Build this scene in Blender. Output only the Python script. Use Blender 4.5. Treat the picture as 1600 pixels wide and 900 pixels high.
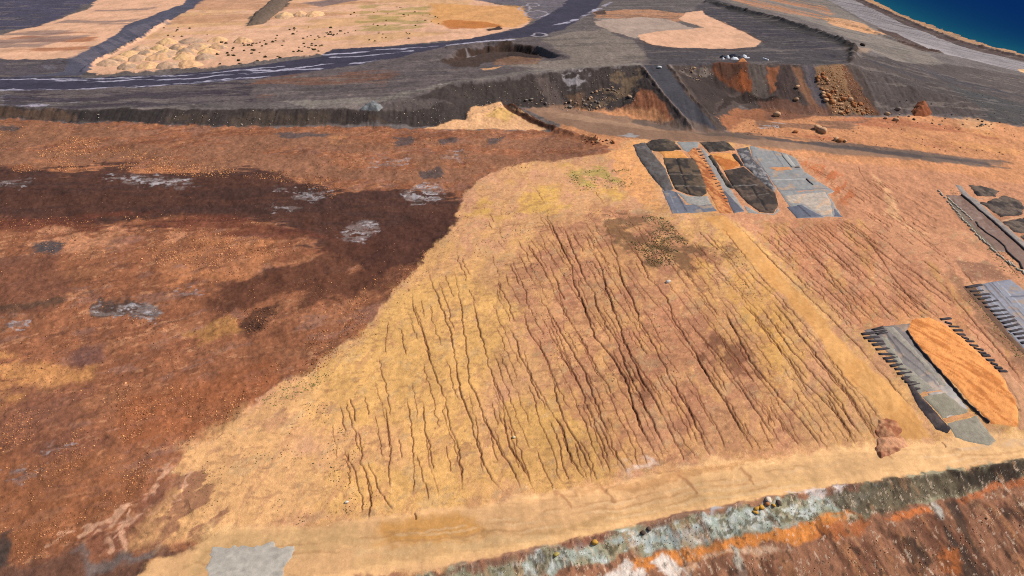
import bpy, math, random
import numpy as np
from mathutils import Vector
from mathutils.geometry import delaunay_2d_cdt

S = bpy.context.scene
for o in list(bpy.data.objects): bpy.data.objects.remove(o)
R = math.radians
# ------------------------------------------------------------------ camera, sky, sun, exposure
CAM_Z, PITCH, FPX = 110.0, 30.0, 1067.0
cd = bpy.data.cameras.new('camera'); cam = bpy.data.objects.new('camera', cd); S.collection.objects.link(cam)
cd.sensor_width = 36; cd.lens = 36 * FPX / 1600; cd.clip_start = .5; cd.clip_end = 60000
cam.location = (0, 0, CAM_Z); cam.rotation_euler = (R(90 - PITCH), 0, 0); S.camera = cam
SUN_EL, SUN_AZ = 47.0, 84.0            # azimuth clockwise from +Y: to the right, a little beyond
w = bpy.data.worlds.new('World'); S.world = w; w.use_nodes = True
nt = w.node_tree; nt.nodes.clear()
sky = nt.nodes.new('ShaderNodeTexSky'); sky.sky_type = 'NISHITA'; sky.sun_disc = False
sky.sun_elevation = R(SUN_EL); sky.sun_rotation = R(SUN_AZ); sky.dust_density = 1.5
bg = nt.nodes.new('ShaderNodeBackground'); bg.inputs['Strength'].default_value = .09
wo = nt.nodes.new('ShaderNodeOutputWorld')
nt.links.new(sky.outputs[0], bg.inputs[0]); nt.links.new(bg.outputs[0], wo.inputs[0])
sl = bpy.data.lights.new('sun', 'SUN'); sl.energy = 4.2; sl.angle = R(.53); sl.color = (1, .95, .88)
sun = bpy.data.objects.new('sun', sl); S.collection.objects.link(sun)
sd = Vector((math.sin(R(SUN_AZ)) * math.cos(R(SUN_EL)), math.cos(R(SUN_AZ)) * math.cos(R(SUN_EL)), math.sin(R(SUN_EL))))
sun.rotation_euler = sd.to_track_quat('Z', 'Y').to_euler()
S.view_settings.view_transform = 'Standard'; S.view_settings.look = 'None'
S.view_settings.exposure = .62; S.view_settings.gamma = 1
S.cycles.use_denoising = False; S.cycles.pixel_filter_type = 'BLACKMAN_HARRIS'; S.cycles.filter_width = 1.05; S.cycles.max_bounces = 4; S.cycles.diffuse_bounces = 2

# ------------------------------------------------------------------ noise and colour
rng = np.random.default_rng(7); random.seed(7)
LAT = [np.random.default_rng(100 + i).random((256, 256)).astype(np.float32) for i in range(8)]
def vnoise(x, y, k=0):
    L = LAT[k % 8]; xi = np.floor(x); yi = np.floor(y); fx = (x - xi).astype(np.float32); fy = (y - yi).astype(np.float32)
    xi = xi.astype(np.int64); yi = yi.astype(np.int64); a = xi & 255; b = (xi + 1) & 255; c = yi & 255; d = (yi + 1) & 255
    fx = fx * fx * (3 - 2 * fx); fy = fy * fy * (3 - 2 * fy)
    return (L[a, c] * (1 - fx) + L[b, c] * fx) * (1 - fy) + (L[a, d] * (1 - fx) + L[b, d] * fx) * fy
def fbm(x, y, sc, octv=4, k=0, sy=None, ang=0, gain=.55):
    """0..1 noise, feature size sc metres along x (sy along y), turned by ang degrees"""
    sy = sy or sc
    if ang:
        c, s = math.cos(R(ang)), math.sin(R(ang)); x, y = x * c + y * s, -x * s + y * c
    x = x / sc + 37.3 * k + 11; y = y / sy + 17.9 * k + 5; out = 0; a = 1; t = 0
    for o in range(octv):
        out = out + a * vnoise(x, y, k + o); t += a; a *= gain; x = x * 2.03 + 3.1; y = y * 2.03 + 7.7
    out = out / t
    return np.clip((out - .5) * 1.5 + .5, 0, 1)
def sstep(a, b, v):
    t = np.clip((v - a) / (b - a), 0, 1); return t * t * (3 - 2 * t)
KALB = .56                                # picture value -> base colour (sun, sky and exposure together give 1/KALB)
def lin(c, k=None):
    c = np.array(c, float) / 255
    return np.where(c <= .04045, c / 12.92, ((c + .055) / 1.055) ** 2.4) * (k or KALB)

# ------------------------------------------------------------------ survey: rays and breaklines
cP, sP = math.cos(R(PITCH)), math.sin(R(PITCH))
def raydir(px, py):
    a = (px - 800) / FPX; b = (450 - py) / FPX
    return a, cP + sP * b, -sP + cP * b
def at_z(px, py, z):
    a, dy, dz = raydir(px, py); t = (z - CAM_Z) / dz
    return a * t, dy * t
BREAK = [  # spot heights along the edges of the ground
 [(-420,1010,0),(60,935,0),(330,826,0),(640,800,0),(950,760,0),(1250,710,0),(1480,693,.5),(1800,668,1)],          # bench, inner edge
 [(-420,1150,-1),(250,965,-.5),(560,902,-.5),(800,868,-.5),(1000,822,-.5),(1270,768,-.5),(1600,722,0),(1850,688,.3)],  # bench, outer edge
 [(250,1010,-3),(560,945,-3),(800,905,-3.3),(1000,866,-3.6),(1300,814,-3.6),(1600,757,-3.2),(1850,712,-3)],        # foot of the grey strip
 [(560,1000,-4.4),(800,945,-4.6),(1000,900,-5),(1300,850,-5.2),(1600,790,-4.6),(1850,740,-4)],
 [(0,1150,-8),(560,1120,-11),(1000,1060,-13),(1300,1010,-15),(1600,960,-15),(1900,900,-14)],
 [(-200,195,31.5),(0,183,31.5),(130,193,31.5),(250,196,31.3),(400,197,31.2),(600,198,31),(700,194,30.6),(740,186,30.4),(800,166,30.2),(870,168,29),(925,173,28.6),(962,173,28.6),(1000,185,27.8),(1040,197,26.8),(1084,206,26)],  # toe of the scarp
 [(-200,168,35),(0,166,35),(130,172,35),(250,171,35.2),(350,171,35.4),(480,171,36),(575,172,36.2),(640,154,37.6),(700,134,39),(800,119,39.6),(880,110,40.2),(960,105,40.7),(1003,104,40.8)],   # crest
 [(1003,104,40.8),(1034,150,35.5),(1068,190,29),(1084,206,26)],       # ramp, left edge
 [(1043,102,40.8),(1074,145,36),(1108,185,29.5),(1128,206,25.6)],     # ramp, right edge
 [(1128,206,25.6),(1150,190,26.4),(1165,160,28),(1200,176,26.6),(1290,180,25.8),(1370,181,25.4),(1450,178,25.2),(1540,189,24.2),(1600,199,22.8),(1800,222,18.4)],   # toe, right
 [(1043,102,40.8),(1105,98,41),(1130,99,41),(1180,100,41),(1240,101,40.8),(1290,105,40.4),(1325,101,40),(1400,126,34.4),(1500,156,29),(1600,181,24),(1800,212,18)],      # crest, right
 [(870,205,27),(960,215,27),(1080,222,25.6),(1250,232,23.5),(1400,246,21.4),(1600,264,18),(1800,285,14.5)],         # upper track, near side
 [(880,178,28),(980,196,27.2),(1084,207,25.9),(1200,218,24.8),(1400,238,22),(1600,257,18.6),(1800,276,15)],          # far side
 [(1110,4,41),(1200,27,41.3),(1290,55,41.3),(1335,76,41.2)],        # berm at the plateau's far edge
 [(1135,-4,37.5),(1240,25,36),(1330,62,35),(1400,92,31.5),(1500,124,25.5),(1600,150,20.5),(1800,190,14)],
 [(1240,-30,12),(1290,0,10),(1350,30,9.6),(1420,60,9.6),(1500,88,9),(1600,112,8),(1800,150,7)],
 [(1270,-30,9),(1335,0,7),(1400,32,6.6),(1470,62,6.6),(1540,83,6.4),(1600,98,6),(1800,140,5)],
 [(1290,-40,-.3),(1362,0,-.3),(1410,22,-.3),(1450,40,-.3),(1500,57,-.3),(1550,71,-.3),(1600,83,-.3),(1800,124,-.3)],   # waterline
 [(1420,-30,-6),(1500,10,-6),(1600,45,-6),(1800,90,-6)]]
SPOT = [(0,140,35.6),(300,118,36.6),(520,100,38),(700,78,40),(850,40,41.5),(900,15,41.5),(0,60,36),(0,0,37),(140,110,36),(300,50,37),(600,40,38.6),(400,0,38),(800,0,40.5),
 (-300,60,36),(-300,0,37),(0,-60,38),(500,-60,38.5),(900,-60,38.5),(1000,50,41.4),(1180,70,41.4),(1100,60,41.4),(950,90,41),(1090,0,40.5),(1060,-30,38),(1200,-30,22),(1150,-60,20),
 # brown fill
 (-420,880,3),(0,800,4),(-300,620,9),(0,600,10),(0,420,18.5),(0,345,21.5),(0,300,26),(0,250,28.6),(-300,300,26),(300,700,4.4),(300,560,9.8),(300,400,18),(300,330,22),(300,285,26),(300,240,28.6),
 (560,560,8.4),(600,440,14.5),(600,340,20),(600,290,24),(600,240,28),(720,320,20.5),(800,250,25.6),
 # capped slope
 (640,700,3.6),(950,650,5),(1250,620,5.2),(1450,590,6.6),(1650,560,7),(750,550,9),(950,500,10.6),(1200,480,11.3),(1450,440,12.2),(1650,420,12),(850,400,16.4),(1050,380,16.4),(1300,350,16.4),(1550,330,15),(900,300,21.4),(1000,290,21),(1150,290,20),(1400,290,18.6),(950,245,25.4)]
WPT = [(-900,20,8),(-300,0,-25),(0,10,-30),(300,10,-30),(900,20,-8),(-900,150,10),(-900,300,30),(-900,600,38),(-900,1500,38),(-300,1500,36),(0,1500,36),(250,1500,20),(480,1300,-.3),(700,1400,-7),(1300,1400,-9),(1300,500,-9),(1300,300,-5),(900,300,-1),(900,150,4)]
verts, edges = [], []
def addv(x, y, z): verts.append((x, y, z)); return len(verts) - 1
for line in BREAK:
    ids = [addv(*at_z(a, b, z), z) for a, b, z in line]
    edges += list(zip(ids, ids[1:]))
for a, b, z in SPOT: addv(*at_z(a, b, z), z)
for p in WPT: addv(*p)
vo, eo, fo, ov, oe, of_ = delaunay_2d_cdt([Vector(v[:2]) for v in verts], edges, [], 0, 1e-3)
zz = [sum(verts[i][2] for i in ov[k]) / len(ov[k]) if ov[k] else None for k in range(len(vo))]
for k in range(len(vo)):
    if zz[k] is None:
        zz[k] = min(verts, key=lambda v: (v[0] - vo[k][0]) ** 2 + (v[1] - vo[k][1]) ** 2)[2]
X0, X1, Y0, Y1 = -700, 1000, 30, 1300
H = np.full((Y1 - Y0 + 1, X1 - X0 + 1), np.nan)
for f in fo:
    for t in range(1, len(f) - 1):
        A, B, C = (np.array((vo[i][0], vo[i][1], zz[i])) for i in (f[0], f[t], f[t + 1]))
        x0, x1 = max(X0, math.floor(min(A[0], B[0], C[0]))), min(X1, math.ceil(max(A[0], B[0], C[0])))
        y0, y1 = max(Y0, math.floor(min(A[1], B[1], C[1]))), min(Y1, math.ceil(max(A[1], B[1], C[1])))
        if x0 > x1 or y0 > y1: continue
        gx, gy = np.meshgrid(np.arange(x0, x1 + 1.), np.arange(y0, y1 + 1.))
        den = (B[1] - C[1]) * (A[0] - C[0]) + (C[0] - B[0]) * (A[1] - C[1])
        if abs(den) < 1e-9: continue
        l1 = ((B[1] - C[1]) * (gx - C[0]) + (C[0] - B[0]) * (gy - C[1])) / den
        l2 = ((C[1] - A[1]) * (gx - C[0]) + (A[0] - C[0]) * (gy - C[1])) / den
        m = (l1 > -1e-6) & (l2 > -1e-6) & (l1 + l2 < 1 + 1e-6)
        sub = H[y0 - Y0:y1 - Y0 + 1, x0 - X0:x1 - X0 + 1]
        sub[m] = (l1 * A[2] + l2 * B[2] + (1 - l1 - l2) * C[2])[m]
H = np.where(np.isnan(H), 0, H)
def box(A, r):
    for ax in (0, 1):
        P = np.concatenate([np.repeat(np.take(A, [0], ax), r + 1, ax), A, np.repeat(np.take(A, [-1], ax), r, ax)], ax)
        c = np.cumsum(P, ax); n = A.shape[ax]
        A = (np.take(c, range(2 * r + 1, 2 * r + 1 + n), ax) - np.take(c, range(0, n), ax)) / (2 * r + 1)
    return A
Hs = box(box(H, 1), 1); Hb = box(box(H, 5), 5)
gx, gy = np.meshgrid(np.arange(X0, X1 + 1.), np.arange(Y0, Y1 + 1.))
wb = np.clip((230 - gy) / 30, 0, 1) * np.clip((gy - 125) / 12, 0, 1); wb = np.maximum(wb, np.clip((gy - 430) / 60, 0, 1))
H = Hs * (1 - wb) + Hb * wb
def baseh(x, y):
    fx = np.clip(x - X0, 0, X1 - X0 - 1.001); fy = np.clip(y - Y0, 0, Y1 - Y0 - 1.001)
    i = fx.astype(int); j = fy.astype(int); fx = fx - i; fy = fy - j
    return (H[j, i] * (1 - fx) + H[j, i + 1] * fx) * (1 - fy) + (H[j + 1, i] * (1 - fx) + H[j + 1, i + 1] * fx) * fy
def ground_pts(pts):
    """photo pixels -> x, y on the surveyed ground"""
    p = np.array(pts, float); a, dy, dz = raydir(p[:, 0], p[:, 1]); t = np.full(len(p), 40.); done = np.zeros(len(p), bool)
    for i in range(2600):
        st = np.where(done, 0, .25 + t * .0022); t = t + st
        hit = (CAM_Z + dz * t) <= baseh(a * t, dy * t)
        t = np.where(hit & ~done, t - st * .5, t); done |= hit | (t > 1600)
        if done.all(): break
    return np.stack([a * t, dy * t], 1)

# ------------------------------------------------------------------ the ground sheet's grid
ys = [66.]
while ys[-1] < 1000:
    y = ys[-1]; ys.append(y + (.22 + max(0, y - 85) * .00125 if y < 400 else .6 + (y - 400) * .0055))
NEAR = len(ys); rows = np.array([-400, -150, 0, 30, 50, 60] + ys + [1100, 1300, 1700, 2500, 4000, 9000, 20000])
NC = 1800; uf = np.linspace(-1, 1, NC); uo = 1 + np.array([.04, .1, .2, .35, .6, 1, 2, 5, 15, 40])
us = np.concatenate([-uo[::-1], uf, uo])
HW = np.where(rows < 66, .66 * 66 + 46, .66 * np.minimum(rows, 1000) + 46)
PX = us[None, :] * HW[:, None]; PY = np.repeat(rows[:, None], len(us), 1)
PZ = baseh(PX, PY); BASE = PZ.copy()
NR, NCT = PX.shape
COL = np.zeros((NR, NCT, 3)); LAB = np.zeros((NR, NCT), np.int8); ROUGH = np.ones((NR, NCT), np.float32)

def segdist(x, y, P, closed):
    n = len(P); d = np.full(x.shape, 1e9)
    for i in range(n if closed else n - 1):
        ax, ay = P[i]; bx, by = P[(i + 1) % n]; vx, vy = bx - ax, by - ay; L = vx * vx + vy * vy + 1e-9
        t = np.clip(((x - ax) * vx + (y - ay) * vy) / L, 0, 1)
        d = np.minimum(d, (x - ax - t * vx) ** 2 + (y - ay - t * vy) ** 2)
    return np.sqrt(d)
def sdf(x, y, P):
    ins = np.zeros(x.shape, bool); n = len(P)
    for i in range(n):
        ax, ay = P[i]; bx, by = P[(i + 1) % n]
        c = ((ay > y) != (by > y)); ins ^= c & (x < (bx - ax) * (y - ay) / ((by - ay) if by != ay else 1e-9) + ax)
    d = segdist(x, y, P, True); return np.where(ins, d, -d)
def window(P, pad):
    x0, y0 = P.min(0) - pad; x1, y1 = P.max(0) + pad
    r = np.where((rows >= y0) & (rows <= y1))[0]
    if len(r) == 0: return None
    c = np.where((us >= min(x0 / HW[r[0]], x0 / HW[r[-1]])) & (us <= max(x1 / HW[r[0]], x1 / HW[r[-1]])))[0]
    if len(c) == 0: return None
    return slice(r[0], r[-1] + 1), slice(c[0], c[-1] + 1)
def region(pts, soft=.6, warp=1., wsc=6, line=None, k=3):
    """0..1 cover of a patch (or of a band line metres wide) with a ragged edge"""
    P = ground_pts(pts) if not isinstance(pts, np.ndarray) else pts
    W = window(P, 2 * warp + soft + (line or 0) + 1)
    if W is None: return None, None
    x, y = PX[W], PY[W]
    if warp:
        xw = x + (fbm(x, y, wsc, 4, k) - .5) * 2 * warp; yw = y + (fbm(x, y, wsc, 4, k + 2) - .5) * 2 * warp; f_ = min(warp, 2) * .8
        xw += (fbm(x, y, 1.5, 3, k + 1) - .5) * f_; yw += (fbm(x, y, 1.5, 3, k + 3) - .5) * f_
    else: xw, yw = x, y
    d = (line / 2 - segdist(xw, yw, P, False)) if line else sdf(xw, yw, P)
    return W, sstep(-soft, soft, d)
def paint(pts, col, soft=.6, warp=1., wsc=6, a=1., tex=None, line=None, lab=None, k=3):
    W, m = region(pts, soft * .6, warp, wsc, line, k)
    if W is None: return
    if lab is not None: LAB[W][m > .5] = lab
    if tex:                                # (feature x, feature y, angle, low, high, seed)
        n = fbm(PX[W], PY[W], tex[0], 5, tex[5], tex[1], tex[2]); m = m * sstep(tex[3], tex[4], n)
    m = (m * a)[..., None]; COL[W] = COL[W] * (1 - m) + lin(col) * m
def raise_(pts, h, soft=1., warp=.5, line=None, k=5, wsc=4):
    W, m = region(pts, soft, warp, wsc, line, k)
    if W is not None: PZ[W] += h * m

def mottle(lab, col, sx, sy, ang, lo, hi, k, a):
    r0 = np.where((LAB == lab).any(1))[0]; W = slice(r0[0], r0[-1] + 1); m = (LAB[W] == lab) * sstep(lo, hi, fbm(PX[W], PY[W], sx, 5, k, sy, ang, .62)) * a
    COL[W] = COL[W] * (1 - m[..., None]) + lin(col) * m[..., None]
# palette, as the sunlit photo shows it
OCH, PNK, PALE, SAND, VIV = (208,158,98), (204,148,112), (228,180,128), (246,190,152), (232,154,78)
BRN, BR2, DBR, RED, UMB = (154,98,68), (126,77,54), (84,54,44), (120,62,38), (106,70,54)
DKG, GRY, LGR, RDK, WHT = (68,58,54), (114,103,99), (150,142,134), (70,64,80), (196,190,192)
COL[:] = lin(GRY)

# ---- colour of the ground, far to near
full = lambda *p: list(p)
paint(full((-500,-90),(1250,-90),(1300,60),(1000,110),(-500,180)), GRY, warp=0)
paint([(-400,-60),(160,-60),(146,4),(100,26),(40,45),(-400,70)], (86,80,98), 6, 5, 30)
paint([(-400,75),(0,55),(60,40),(105,26),(150,6),(175,-50),(320,-60),(300,0),(262,20),(205,40),(120,92),(0,93),(-400,100)], SAND, 2, 4, 20, lab=6)
paint([(-400,110),(-400,62),(0,62),(90,50),(150,50),(140,78),(60,84)], (178,110,72), 4, 4, 20, .8, (60,14,8,.42,.62,1))
paint([(-300,40),(60,45),(150,15),(250,10),(200,40),(60,75),(-300,80)], (140,118,112), 4, 4, 20, .7, (50,12,10,.5,.66,4))
paint([(-400,92),(0,93),(110,93),(108,112),(80,122),(-400,128)], (94,84,88), 2, 2)
# pale sand spread with heaps
paint([(132,113),(150,98),(215,62),(262,32),(300,12),(340,-10),(500,-30),(700,-10),(815,14),(830,30),(815,42),(740,60),(600,73),(520,78),(500,86),(380,103),(250,112),(150,118)], SAND, 1.2, 2, 12, lab=6)
paint([(205,72),(300,12),(600,-10),(740,0),(700,55),(520,75),(420,60),(250,80)], (230,178,118), 4, 4, 20, .6, (40,16,6,.42,.62,2))
paint([(250,20),(330,-6),(560,-10),(600,14),(520,24),(380,34),(270,40)], (206,150,112), 3, 4, 20, .7, (45,12,4,.4,.62,6))
paint([(560,8),(660,5),(690,30),(650,50),(560,48)], (176,156,84), 4, 3, 14, .7, (20,10,4,.42,.66,5))
paint([(670,6),(815,10),(832,28),(812,42),(720,44),(680,36)], (240,172,100), 4, 4, 14, .8)
paint([(690,38),(700,30),(760,34),(790,40),(745,45),(700,44)], (206,120,48), 2, 3, 10, .8)
paint([(385,40),(395,24),(420,4),(445,-20),(470,-20),(440,16),(412,36)], (112,94,80), 2, 3, 10)
paint([(470,4),(540,-4),(560,0),(500,10)], (130,112,112), 3, 3, 20, .8)
# grey ground beyond, right of the junction
paint([(780,-40),(960,-40),(900,30),(830,30),(815,10),(740,0)], (120,110,116), 3, 4, 20)
paint([(930,18),(1010,14),(1080,22),(1130,12),(1130,26),(1010,38),(930,30)], (212,150,108), 2, 3, 15, .8)
paint([(1100,-30),(1250,-60),(1300,0),(1480,100),(1390,96),(1290,42),(1140,4)], (134,122,112), 3, 4, 25)
paint([(1110,-10),(1240,-40),(1300,20),(1310,32),(1210,18)], (196,132,90), 3, 4, 25, .8, (60,14,-20,.42,.6,3))
paint([(1283,28),(1310,28),(1345,36),(1390,56),(1360,54),(1300,40)], (214,158,112), 2, 3, 15)
# dark haul roads
HAUL = [(-400,126),(0,120),(135,121),(250,117),(380,106),(500,89),(510,82),(530,77),(600,74),(700,66),(790,50),(830,38),(880,8),(900,-20),(960,-20),(930,14),(905,30),(880,46),(850,55),(770,63),(700,70),(680,80),(560,100),(460,118),(330,128),(150,140),(0,143),(-400,148)]
paint(HAUL, RDK, 1.2, 1.6, 10, lab=1)
paint([(20,120),(100,112),(105,95),(160,66),(200,38),(245,22),(290,4),(300,-10),(330,-10),(300,14),(262,34),(215,62),(150,98),(130,118)], (94,90,104), 1.2, 1.6, 10, lab=1)
paint([(40,112),(120,86),(200,46),(250,28),(270,36),(210,62),(140,104)], (124,116,124), 3, 2, 10, .6, (30,3,-48,.45,.65,1))
for q, wd, a in (([(0,124),(90,124),(200,122),(330,114),(440,104)],1.2,.8),([(80,126),(180,127),(300,122),(420,112),(520,98)],1.4,.9),([(0,142),(100,140),(200,136),(330,126),(420,119)],1.6,1),
               ([(510,86),(560,82),(610,78),(680,72)],2.2,.9),([(520,90),(570,88),(640,80)],2.4,.8),([(700,70),(760,64),(800,62)],1.8,.9),([(640,92),(668,86),(686,80)],2,.8),([(545,100),(580,95),(600,93)],1.3,.8),
               ([(370,110),(430,110),(500,107)],1.5,.8),([(910,26),(935,14),(955,4)],2.2,.9),([(868,40),(900,30)],2.6,.8)):
    paint(q, (200,192,208), .7, 1.2, 5, a, (14,2.4,6,.3,.5,2), line=wd * 1.45)
paint([(0,150),(40,150),(75,144),(110,152),(130,160),(60,166),(0,165)], (182,172,184), 1, 2, 6, .9, (10,1.6,8,.46,.58,3))
for cx, cy, rx, ry in ((833,8,10,3),(838,22,18,5),(820,14,9,4),(843,54,11,3)):
    q = [(cx + rx * math.cos(t * .7), cy + ry * math.sin(t * .7)) for t in range(10)]
    paint(q, (196,184,190), .8, 1, 5, .9, line=1.3)
# plateau between the haul road and the scarp
paint([(-400,150),(0,144),(330,130),(560,103),(700,72),(860,58),(950,40),(1010,70),(1010,104),(880,110),(700,133),(600,168),(-400,168)], (112,98,96), 2, 2, 10)
paint([(0,146),(330,130),(400,128),(395,160),(130,170),(0,166)], (74,63,70), 3, 3, 14, .9, (26,5,5,.38,.6,4))
paint([(390,126),(560,106),(620,112),(600,140),(400,152)], (140,96,74), 3, 4, 20, .8, (40,8,6,.42,.6,2))
paint([(430,158),(600,150),(720,124),(860,104),(1000,98),(1005,103),(880,109),(700,131),(610,160),(480,168)], (150,138,126), 2, 2, 10, .8)
paint([(400,150),(560,130),(700,90),(720,110),(620,140)], (92,82,82), 3, 3, 14, .7, (22,4,8,.45,.62,6))
paint([(845,60),(900,50),(950,45),(1000,70),(1005,96),(880,104),(780,100),(900,88)], (152,136,122), 3, 4, 20, .8)
paint([(930,28),(1010,30),(1085,44),(1010,54),(990,60),(960,40)], (172,158,148), 1.5, 2, 12)
# right dark plateau
paint([(1000,58),(1060,74),(1190,70),(1190,60),(1130,38),(1080,24),(1100,2),(1200,30),(1335,76),(1320,104),(1010,104)], (86,78,80), 2, 3, 14)
paint([(1060,24),(1110,10),(1200,34),(1330,80),(1290,90),(1200,60)], (72,65,72), 3, 4, 18, .8, (40,8,-10,.4,.62,3))
paint([(993,50),(1005,46),(1100,42),(1060,30),(1072,20),(1096,16),(1100,22),(1135,36),(1165,52),(1190,64),(1185,73),(1140,76),(1060,75),(1020,70),(1000,62)], SAND, .8, 1.2, 8, lab=6)
paint([(925,34),(1000,26),(1040,30),(1090,44),(1030,48),(1000,54),(990,60),(950,48)], (190,164,146), 1, 1.5, 10, lab=6)
for q in ([(1000,64),(1030,74),(1080,78),(1140,78),(1180,76)], [(1120,30),(1165,50),(1194,66)]): paint(q, (104,66,48), .5, .5, 5, .8, line=1.2)
paint([(1098,2),(1110,-2),(1200,22),(1300,55),(1342,76),(1336,84),(1290,64),(1190,34)], (62,56,56), 1, 2, 6)
paint([(1318,70),(1338,74),(1340,92),(1325,100)], (72,60,54), 1, 1, 4)
paint([(1338,74),(1360,76),(1356,84),(1340,84)], (158,132,112), 1, 1, 4)
# shore
paint([(1260,-40),(1295,0),(1360,36),(1460,80),(1600,113),(1800,154),(1800,142),(1600,97),(1500,72),(1400,32),(1335,0),(1300,-40)], (160,150,150), 1.2, 1.5, 8, lab=1)
paint([(1260,-40),(1295,0),(1360,36),(1460,80),(1600,113),(1800,154),(1800,142),(1600,97),(1500,72),(1400,32),(1335,0),(1300,-40)], (112,100,102), 1.2, 1.5, 8, .8, (50,3,-56,.5,.7,3))
paint([(1300,-40),(1336,0),(1400,32),(1500,72),(1600,96),(1800,140),(1800,132),(1600,90),(1500,66),(1410,30),(1350,0)], (84,64,58), 1.2, 1.5, 8)
paint([(1300,-60),(1350,0),(1410,29),(1500,65),(1600,89),(1800,131),(1800,110),(1600,78),(1440,30),(1340,-30)], (200,146,98), 1.2, 2, 8)
paint([(1350,0),(1410,29),(1500,65),(1600,89),(1800,131),(1800,110),(1600,78),(1440,30)], (150,118,92), 2, 3, 10, .8, (40,4,-56,.45,.6,1))
paint([(1368,44),(1400,52),(1470,84),(1440,80),(1400,64)], (84,62,54), 1, 1, 5)
paint([(1596,112),(1590,107),(1640,112),(1640,122)], PALE, 1, 1)
# grey right hillside
paint([(1322,104),(1345,84),(1395,94),(1480,100),(1600,118),(1800,158),(1800,226),(1600,199),(1540,190),(1450,178),(1375,180)], (90,78,74), 2, 2, 10)
paint([(1340,90),(1420,98),(1600,150),(1600,185),(1400,125)], (78,72,76), 3, 3, 14, .85, (40,5,-16,.42,.62,6))
paint([(1395,120),(1500,140),(1600,180),(1600,195),(1500,172),(1400,160)], (82,70,66), 3, 4, 14, .6)
paint([(1480,130),(1600,160),(1800,200),(1800,226),(1600,198),(1545,190)], (74,74,74), 3, 3, 12, .6)

mottle(0, (84,76,74), 24, 4, 4, .58, .66, 1, .4); mottle(0, (146,130,120), 18, 3, 4, .66, .74, 4, .4)
# scarp faces
paint([(-400,172),(0,167),(130,172),(350,170),(575,170),(640,153),(700,133),(880,110),(1003,103),(1030,140),(1002,160),(985,164),(925,174),(870,170),(800,167),(740,187),(690,196),(400,199),(130,192),(60,186),(0,186),(-400,195)], DKG, 1.2, 1.2, 5)
paint([(120,173),(260,172),(255,192),(180,190),(130,184)], (58,50,48), 1.5, 1.5, 6, .9)
paint([(260,172),(560,174),(620,196),(400,198),(255,193)], (92,76,64), 1.5, 2, 7, .6, (8,8,0,.4,.6,2))
paint([(0,168),(110,172),(125,184),(60,186),(0,182)], (104,80,64), 1.5, 2, 6, .8)
paint([(590,158),(660,152),(700,160),(650,172),(590,170)], (98,86,82), 1.5, 2, 6, .8)
paint([(575,172),(585,158),(596,168),(592,172)], (140,142,142), .8, 1, 4, .9)
paint([(880,112),(925,108),(915,134),(890,140)], (160,150,150), 1.5, 2, 4, .9, (4,4,0,.42,.62,2))
paint([(840,120),(860,118),(885,170),(862,170)], (104,88,82), 1.5, 2, 5, .7)
paint([(885,150),(915,144),(925,172),(900,174)], (112,84,64), 1.5, 2, 5, .8)
paint([(960,110),(1000,106),(1010,138),(975,150),(930,170),(900,172),(930,150)], (116,94,72), 1.5, 2, 4, .8, (4,4,0,.42,.6,5))
# mound of orange sand at the toe
paint([(645,203),(690,194),(728,184),(735,170),(780,162),(800,172),(870,203),(740,202)], (226,172,124), .8, 1, 5)
paint([(755,184),(790,166),(806,180),(790,192)], (216,172,92), 2, 2, 6, .6)
paint([(790,168),(808,178),(868,206),(858,196),(800,168)], (92,58,42), .6, .6, 4, line=2.6)
# brown wedge, ramp
paint([(1000,137),(1010,140),(1062,194),(1045,194),(975,180),(960,172),(985,163)], (156,98,68), 1.2, 1.2, 5)
paint([(925,172),(985,164),(1010,175),(1060,194),(990,192),(930,182)], (128,92,74), 2, 2, 7, .8)
paint([(1000,103),(1043,100),(1074,145),(1108,185),(1135,208),(1084,207),(1066,190),(1034,150)], (72,69,74), .8, .8, 5, lab=1)
paint([(1004,106),(1035,150),(1069,190),(1080,203)], (128,108,98), .6, .6, 4, .9, line=1.8)
paint([(1003,110),(1030,150),(1064,192)], (66,54,50), .6, .8, 4, .9, line=2.4)
paint([(1045,103),(1076,146),(1112,188),(1130,206)], (104,84,72), .8, .8, 4, .9, line=2.5)
# bowl at the right
paint([(1050,103),(1110,100),(1240,101),(1290,106),(1330,100),(1350,120),(1375,180),(1290,182),(1200,177),(1160,165),(1150,190),(1130,206),(1110,185),(1074,142)], (84,70,64), 1, 1.2, 5)
paint([(1060,112),(1075,104),(1105,104),(1122,118),(1108,124),(1078,126)], (122,108,98), 1, 1.5, 4, .9, (4,4,0,.35,.55,2))
paint([(1060,115),(1125,118),(1150,140),(1130,150),(1110,180),(1095,160)], (66,54,50), 1.2, 1.5, 6, .9)
paint([(1113,99),(1170,98),(1178,135),(1168,146),(1140,136),(1118,118)], (114,66,42), 1, 1.5, 6)
paint([(1118,102),(1165,100),(1160,116),(1135,122)], (82,56,44), 1.5, 2, 6, .8)
paint([(1160,108),(1176,115),(1178,140),(1165,146),(1150,130)], (150,80,42), 1.5, 2, 5, .8)
paint([(1170,100),(1195,101),(1200,130),(1212,150),(1190,152),(1178,140)], (106,92,84), 1.2, 1.5, 5, .9)
paint([(1198,101),(1214,102),(1212,140),(1205,146),(1200,125)], (146,88,56), 1, 1.5, 5, .9)
paint([(1214,102),(1235,102),(1248,150),(1238,160),(1212,150)], (74,58,54), 1, 1.2, 5, .9)
paint([(1237,102),(1245,104),(1270,150),(1300,175),(1280,178),(1255,150)], (142,98,70), 1.2, 1.2, 5, .8)
paint([(1250,104),(1272,103),(1290,160),(1300,178),(1275,160)], (94,86,90), 1, 1.2, 5, .8)
paint([(1272,104),(1320,100),(1340,135),(1370,178),(1300,178),(1280,140)], (150,112,78), 1, 1.5, 5, .9)
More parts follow.
